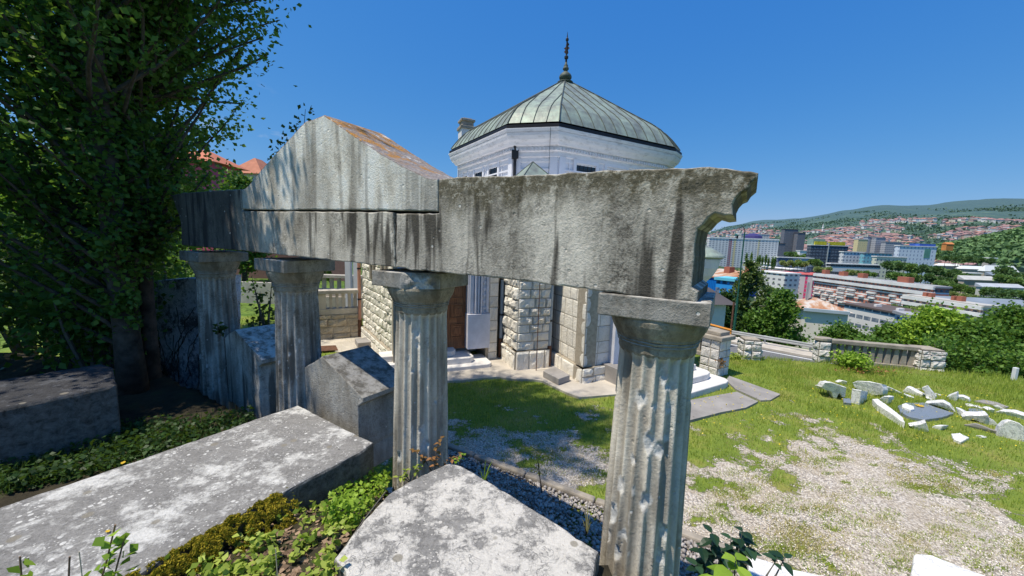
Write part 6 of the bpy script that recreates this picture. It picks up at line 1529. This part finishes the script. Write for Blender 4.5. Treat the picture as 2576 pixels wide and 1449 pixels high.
# ------------------------------------------------------------------ plants between and around the slabs
def onbank(px,py):
    z=1.15
    for _ in range(4):
        p=onz(px,py,z); z=bankz(p.x,p.y)
    return p
def inpx(poly,n,seed):
    rnd=random.Random(seed); xs=[p[0] for p in poly]; ys=[p[1] for p in poly]; out=[]
    while len(out)<n:
        x,y=rnd.uniform(min(xs),max(xs)),rnd.uniform(min(ys),max(ys)); c=False
        for (ax,ay),(bx_,by_) in zip(poly,poly[1:]+poly[:1]):
            if (ay>y)!=(by_>y) and x<(bx_-ax)*(y-ay)/(by_-ay)+ax: c=not c
        if c: out.append((x,y))
    return out
gap=[(930,1205),(985,1215),(975,1245),(895,1330),(835,1405),(870,1470),(860,1600),(300,1600),(420,1449),(560,1370),(700,1310),(850,1225)]
pts=inpx(gap,2600,1); P_=[]
for x,y in pts:
    p=onbank(x,y)
    if mnoise.noise(Vector((p.x*6,p.y*6,2)))<-.02: continue
    h=abs(random.gauss(0,.045))+.01; P_.append((p.x,p.y,p.z+h))
V,F=leafmesh(np.array(P_),.048,flat=.55,seed=11,asp=.8); o=mesh_obj('ground_plants',V,F,M['leaf_plant']); setp(o,'bright green small leaved plants in the gap between the two slabs','ground plants',kind='stuff')
pts=inpx([(930,1205),(985,1215),(975,1245),(895,1330),(800,1330),(860,1250)],900,2); P_=[]
for x,y in pts:
    p=onbank(x,y); P_.append((p.x,p.y,p.z+random.random()*.17))
V,F=leafmesh(np.array(P_),.04,flat=.4,seed=12); o=mesh_obj('clover_clump',V,F,M['leaf_bright']); setp(o,'dense bright clump of little leaves at the far end of the gap','plants',kind='stuff')
pts=inpx(gap,1500,3); P_=[(lambda p:(p.x,p.y,p.z+.008))(onbank(x,y)) for x,y in pts]
V,F=leafmesh(np.array(P_),.045,flat=.85,seed=13); o=mesh_obj('dead_leaves',V,F,M['leaf_dead']); setp(o,'dead brown leaves littering the gap between the slabs','dead leaves',kind='stuff')
# golden moss along the front edge of the long slab
E0=onz(340,1449,1.55); E1=onz(760,1212,1.55); rnd=random.Random(5); MP=[]
dE=(E1-E0); nE=Vector((dE.y,-dE.x,0)).normalized()
for k in range(26000):
    f=rnd.random()**.95*1.02-.12; c=E0+dE*f; w=.5+.5*mnoise.noise(Vector((f*9,0,0)))
    if f>.62 and rnd.random()<(f-.62)*3: continue
    s=rnd.random()**1.3*.26; q_=mnoise.noise(Vector((f*11,s*16,1)))*.5+mnoise.noise(Vector((f*30,s*30,3)))*.3
    if q_<-.10 or s>.16+.22*mnoise.noise(Vector((f*7,2,9)))+.06: continue
    z=1.555+.07*q_-s*s*3.6-.02*rnd.random()
    MP.append(tuple(c+nE*(s-.035)+Vector((0,0,z-1.55))))
V,F=leafmesh(np.array(MP),.022,flat=-.3,seed=15,asp=.45); o=mesh_obj('moss_cushion',V,F,M['moss']); setp(o,'thick golden green moss along the front edge of the long grey slab','moss',kind='stuff')
E2=onz(835,1410,1.5); MP=[]
for k in range(2200):
    MP.append((E2.x+rnd.gauss(-.05,.06),E2.y+rnd.gauss(-.09,.10),1.32+rnd.random()*.12))
V,F=leafmesh(np.array(MP),.022,flat=-.3,seed=16,asp=.45); o=mesh_obj('moss_tuft',V,F,M['moss']); setp(o,'small patch of moss at the broken left corner of the white slab','moss',kind='stuff')
# shaded undergrowth left
ug=[(0,1250),(0,1130),(300,1075),(520,1060),(660,1035),(620,1085),(420,1150),(200,1210)]
pts=inpx(ug,5200,6); P_=[]; G_=[]
for i,(x,y) in enumerate(pts):
    p=onbank(x,y); (G_ if i%3==0 else P_).append((p.x,p.y,p.z+(0 if i%3==0 else .02+.12*random.random()**2)))
V,F=leafmesh(np.array(P_),.05,flat=.5,seed=17); o=mesh_obj('shaded_undergrowth',V,F,M['leaf_dark']); setp(o,'low green plants in the shade behind the long slab','undergrowth',kind='stuff')
scatter_blades('shaded_grass',np.array(G_),(.06,.18),.008,M['grass_shade'],'grass in the shade behind the long slab','grass',lean=.9)
# single little things
def leaf_on(name,label,px,py,z,mat,s=.05,a=0):
    p=onz(px,py,z); mb=MB(); c,q=math.cos(a),math.sin(a)
    pr=[(0,-.5),(.28,-.2),(.30,.1),(0,.5),(-.30,.1),(-.28,-.2)]
    mb.add([p+Vector(((x*c-y*q)*s,(x*q+y*c)*s,.006+.12*abs(x)*s)) for x,y in pr],[(0,1,2,3),(0,3,4,5)]); setp(mb.build(name,M[mat],loc=tuple(p)),label,'fallen leaf')
leaf_on('fallen_leaf','yellow fallen leaf on the far edge of the long grey slab',357,1360-0-0 if False else 1360,1.556,'leaf_yellow') if False else None
leaf_on('fallen_leaf','yellow fallen leaf at the far edge of the long grey slab',310,1165,1.556,'leaf_yellow',.05,.5)
leaf_on('fallen_leaf','small orange leaf in the middle of the long slab near the cut twig',271,1338,1.556,'leaf_yellow',.035,1.2)
def sprig(name,label,base,tips,leafmat,size,per,seed,cat='sprig',stem='bark_grey',r=.006,pairs=True,rest=0.0):
    rnd=random.Random(seed); t=thing(name,label,cat,tuple(base)); mb=MB(); Vs=[];Fs=[]
    for tip in tips:
        mid=base.lerp(tip,.5)+Vector((rnd.uniform(-.03,.03),rnd.uniform(-.03,.03),.03)); mb.tube([base,mid,tip],[r,r*.7,r*.3],5)
        for k in range(per):
            f=rest+(1-rest)*(k+.6)/per; c=base.lerp(mid,f*2) if f<.5 else mid.lerp(tip,f*2-1)
            for sgn in (-1,1):
                a=rnd.random()*6.28 if not pairs else math.atan2(tip.y-base.y,tip.x-base.x)+sgn*1.2+rnd.uniform(-.6,.6)+k*1.57
                d=Vector((math.cos(a),math.sin(a),rnd.uniform(-.25,.45))).normalized(); side=d.cross(UPV).normalized(); nn=side.cross(d).normalized()
                s=size*rnd.uniform(.7,1.15); L=[]
                prof=[(0,0),(.18,.20),(.42,.30),(.68,.22),(.88,.09),(1,0)]
                b=len(Vs)
                for x,w in prof: Vs.append(c+d*x*s-nn*(x*x*.22*s))
                for x,w in prof: Vs.append(c+d*x*s+side*w*s-nn*(x*x*.22*s)+nn*w*.30*s)
                for x,w in prof: Vs.append(c+d*x*s-side*w*s-nn*(x*x*.22*s)+nn*w*.30*s)
                for i in range(5): Fs.append((b+i,b+i+1,b+7+i,b+6+i)); Fs.append((b+i+1,b+i,b+12+i,b+13+i))
    mb.build('stem',M[stem],t); o=mesh_obj('leaves',Vs,Fs,M[leafmat],t); return t
b=onz(262,1500,1.45); 
def T(px,py,Y): return ony(px,py,Y)
def cutstem(label,bx,by,tx,ty,Y,leafs,seed,rad=.0042,mat='twig'):
    b=ony(bx,by,Y); tp=ony(tx,ty,Y+.02); t=thing('cut_twig',label,'twig',tuple(b)); mb=MB(); mb.tube([b,b.lerp(tp,.5)+Vector((.006,0,0)),tp],[rad,rad*.9,rad*.85],7); mb.build('stem',M[mat],t)
    rnd=random.Random(seed); Pn=[]
    for k in range(leafs): Pn.append(tuple(b.lerp(tp,.25+.7*rnd.random())+Vector((rnd.gauss(0,.025),rnd.gauss(0,.02),rnd.gauss(0,.01)))))
    if leafs: V,F=leafmesh(np.array(Pn),.05,flat=.4,seed=seed,asp=.8); mesh_obj('leaves',V,F,M['leaf_bright'],t)
cutstem('tallest cut brown twig with fresh green shoots at the lower left',235,1520,290,1320,1.55,14,1)
cutstem('leafy green side shoot right of the tallest cut twig',262,1520,315,1345,1.55,22,2,.004)
cutstem('short bare cut twig between the two shoots at the bottom left',163,1520,175,1400,1.5,3,3)
cutstem('short cut twig with two small leaves in the bottom left corner',52,1520,50,1400,1.5,7,4)
cutstem('pale dry straw standing at the bottom left',208,1520,199,1388,1.5,0,5,.0025,'straw')
cutstem('dry cut stalk in the plants at the bottom centre left',700,1560,693,1380,1.9,0,6,.003,'straw')
# reddish sprig at the foot of the second column
b=onz(1085,1215,1.25); b.y+=.12
sprig('reddish_sprig','young sprig with reddish compound leaves at the foot of the broken capital column',b,[T(1108,1100,b.y-.05),T(1040,1130,b.y-.1),T(1160,1140,b.y),T(1085,1150,b.y-.12)],'leaf_red',.055,5,3,rest=.35)
b2=onz(1030,1225,1.2); b2.y+=.05
sprig('green_sprig','green leafy shoot left of the reddish sprig',b2,[T(1020,1180,b2.y),T(1055,1165,b2.y-.02),T(1000,1200,b2.y-.05)],'leaf_plant',.05,4,4,rest=.3)
b3=onz(1150,1190,1.3); b3.y+=.1
sprig('green_sprig','small round leaved shoot behind the tip of the white slab',b3,[T(1165,1140,b3.y),T(1150,1155,b3.y)],'leaf_bright',.05,4,5,rest=.3)
def blades(name,label,base,tips,w,mat='grass_blade',cat='grass tuft'):
    mb=MB()
    for tp in tips:
        m_=base.lerp(tp,.55)+Vector((0,0,.03)); s=Vector((w,0,0)); mb.add([base-s,base+s,m_+s*.8,m_-s*.8,tp],[(0,1,2,3),(3,2,4)])
    setp(mb.build(name,M[mat],loc=tuple(base)),label,cat)
b=ony(1216,1215,3.5); blades('grass_tuft','small bright grass tuft on the far edge of the white slab',b,[T(1222,1150,3.5),T(1205,1180,3.5),T(1240,1155,3.55),T(1238,1180,3.5)],.006,'leaf_bright')
b=ony(1362,1240,3.6); blades('seed_stalk','single tall grass stalk with a seed head between the two right columns',b,[T(1345,1110,3.6),T(1347,1125,3.6)],.005,'grass_dry','grass stalk')
b=ony(1475,1345,2.7); blades('dry_tuft','dry reddish tuft beside the right corner of the white slab',b,[T(1470,1270,2.7),T(1485,1290,2.7),T(1460,1300,2.7),T(1490,1310,2.7),T(1478,1260,2.75),T(1465,1320,2.7)],.004,'grass_dry')
# dry stick on the slab's left edge
a=onz(850,1400,1.50); c=onz(970,1242,1.56); mb=MB(); mb.tube([a,a.lerp(c,.5)+Vector((0,0,.02)),c+Vector((0,0,.02))],.004,6); setp(mb.build('dry_stick',M['bark_grey'],loc=tuple(a)),'thin dry stick lying along the left edge of the white slab','stick')
# dark leafed sprig and bright leaves at the bottom, right of the near column
b=ony(1815,1520,1.9)
sprig('dark_leafed_sprig','dogwood like sprig with dark glossy leaves at the bottom, right of the nearest column',b,[T(1790,1335,1.9),T(1868,1330,1.92),T(1762,1370,1.88),T(1840,1350,1.95),T(1885,1370,1.9),T(1750,1420,1.85),T(1815,1385,1.9)],'leaf_dogwood',.085,5,8,rest=.45)
b=ony(1900,1500,1.9)
sprig('dark_leafed_twig','short twig with three dark leaves over the white marble block',b,[T(1955,1405,1.9),T(1975,1400,1.92)],'leaf_dogwood',.08,2,9,rest=.8)
b=ony(1830,1560,1.5)
sprig('bright_leafed_sprig','large bright yellow green leaves at the very bottom edge',b,[T(1850,1400,1.5),T(1835,1430,1.48),T(1800,1445,1.48)],'leaf_bright',.10,2,10,rest=.75)
# creeper on the upright tombstone
rnd=random.Random(2); mb=MB(); pl0=Vector((-4.7,6.13,0))
for k in range(26):
    x=rnd.uniform(330,480); y=rnd.uniform(880,1060); p=[onp(x,y,pl0,nt)]; dx,dy=rnd.uniform(-.7,.7),-1
    for s in range(7): x+=dx*14+rnd.gauss(0,7); y+=dy*18+rnd.gauss(0,6); x=max(325,min(500,x)); y=max(715,y); p.append(onp(x,y,pl0,nt))
    mb.tube(p,[.006]*8,4,cap=False)
setp(mb.build('dry_creeper',M['bark'],loc=(-4.7,6.1,1.0)),'net of dry creeper stems clinging to the upright tombstone','creeper')
shrub('creeper_sprig','small ivy sprig growing in front of the leftmost column',tuple(ony(548,850,5.0)),.12,.22,70,.06,M['leaf_dark'],99,cat='sprig',stems=4)
w=bpy.data.worlds.new("World"); scene.world=w; w.use_nodes=True
nt=w.node_tree; bg=nt.nodes['Background']
sky=nt.nodes.new('ShaderNodeTexSky'); sky.sky_type='NISHITA'; sky.sun_disc=False
SUNH=Vector((-.927,-.375)).normalized(); ELEV=R(67)
sky.sun_elevation=ELEV; sky.sun_rotation=math.atan2(SUNH.x,SUNH.y)
sky.altitude=600; sky.air_density=1.0; sky.dust_density=.35; sky.ozone_density=3.0
sc_=nt.nodes.new('ShaderNodeSeparateColor'); nt.links.new(sky.outputs[0],sc_.inputs[0])
cc_=nt.nodes.new('ShaderNodeCombineColor')
# deepen the blue and even out the gradient, as the phone camera rendered it
def chan(i,gain,p):
    m1=nt.nodes.new('ShaderNodeMath'); m1.operation='MULTIPLY'; m1.inputs[1].default_value=.11; nt.links.new(sc_.outputs[i],m1.inputs[0])
    m2=nt.nodes.new('ShaderNodeMath'); m2.operation='POWER'; m2.inputs[1].default_value=p; nt.links.new(m1.outputs[0],m2.inputs[0])
    m3=nt.nodes.new('ShaderNodeMath'); m3.operation='MULTIPLY'; m3.inputs[1].default_value=gain/.11; nt.links.new(m2.outputs[0],m3.inputs[0]); nt.links.new(m3.outputs[0],cc_.inputs[i])
CH=[(.65,1.23),(.606,.629),(.792,.233)]
for i,(g_,p_) in enumerate(CH): chan(i,g_,p_)
# thin fair weather cloud low behind the trees
tc=nt.nodes.new('ShaderNodeTexCoord'); mp=nt.nodes.new('ShaderNodeMapping'); mp.inputs['Scale'].default_value=(1,1,2.6)
nt.links.new(tc.outputs['Generated'],mp.inputs['Vector'])
nz=nt.nodes.new('ShaderNodeTexNoise'); nz.inputs['Scale'].default_value=5.5; nz.inputs['Detail'].default_value=8; nz.inputs['Roughness'].default_value=.6
nt.links.new(mp.outputs[0],nz.inputs['Vector'])
cr=nt.nodes.new('ShaderNodeValToRGB'); cr.color_ramp.elements[0].position=.50; cr.color_ramp.elements[1].position=.70
nt.links.new(nz.outputs['Fac'],cr.inputs[0])
dp=nt.nodes.new('ShaderNodeVectorMath'); dp.operation='DOT_PRODUCT'
cdv=ray(585,352).normalized(); dp.inputs[1].default_value=tuple(cdv); nt.links.new(tc.outputs['Generated'],dp.inputs[0])
mr=nt.nodes.new('ShaderNodeMapRange'); mr.inputs[1].default_value=.991; mr.inputs[2].default_value=.9995; nt.links.new(dp.outputs['Value'],mr.inputs[0])
mu=nt.nodes.new('ShaderNodeMath'); mu.operation='MULTIPLY'; nt.links.new(cr.outputs[0],mu.inputs[0]); nt.links.new(mr.outputs[0],mu.inputs[1])
mx=nt.nodes.new('ShaderNodeMix'); mx.data_type='RGBA'; nt.links.new(mu.outputs[0],mx.inputs[0])
nt.links.new(cc_.outputs[0],mx.inputs[6]); mx.inputs[7].default_value=(5.6,6.2,7,1)
nt.links.new(mx.outputs[2],bg.inputs['Color']); bg.inputs['Strength'].default_value=.11
ld=bpy.data.lights.new('sun','SUN'); ld.energy=5.0; ld.angle=R(.53); ld.color=(1,.925,.78)
sun=bpy.data.objects.new('sun',ld); COL.objects.link(sun)
sd=Vector((SUNH.x*math.cos(ELEV),SUNH.y*math.cos(ELEV),math.sin(ELEV)))
sun.rotation_euler=sd.to_track_quat('Z','Y').to_euler(); sun.location=sd*30
scene.view_settings.view_transform='Standard'; scene.view_settings.look='None'; scene.view_settings.exposure=0
scene.cycles.max_bounces=6; scene.cycles.diffuse_bounces=3; scene.cycles.transparent_max_bounces=4
scene.cycles.use_denoising=True
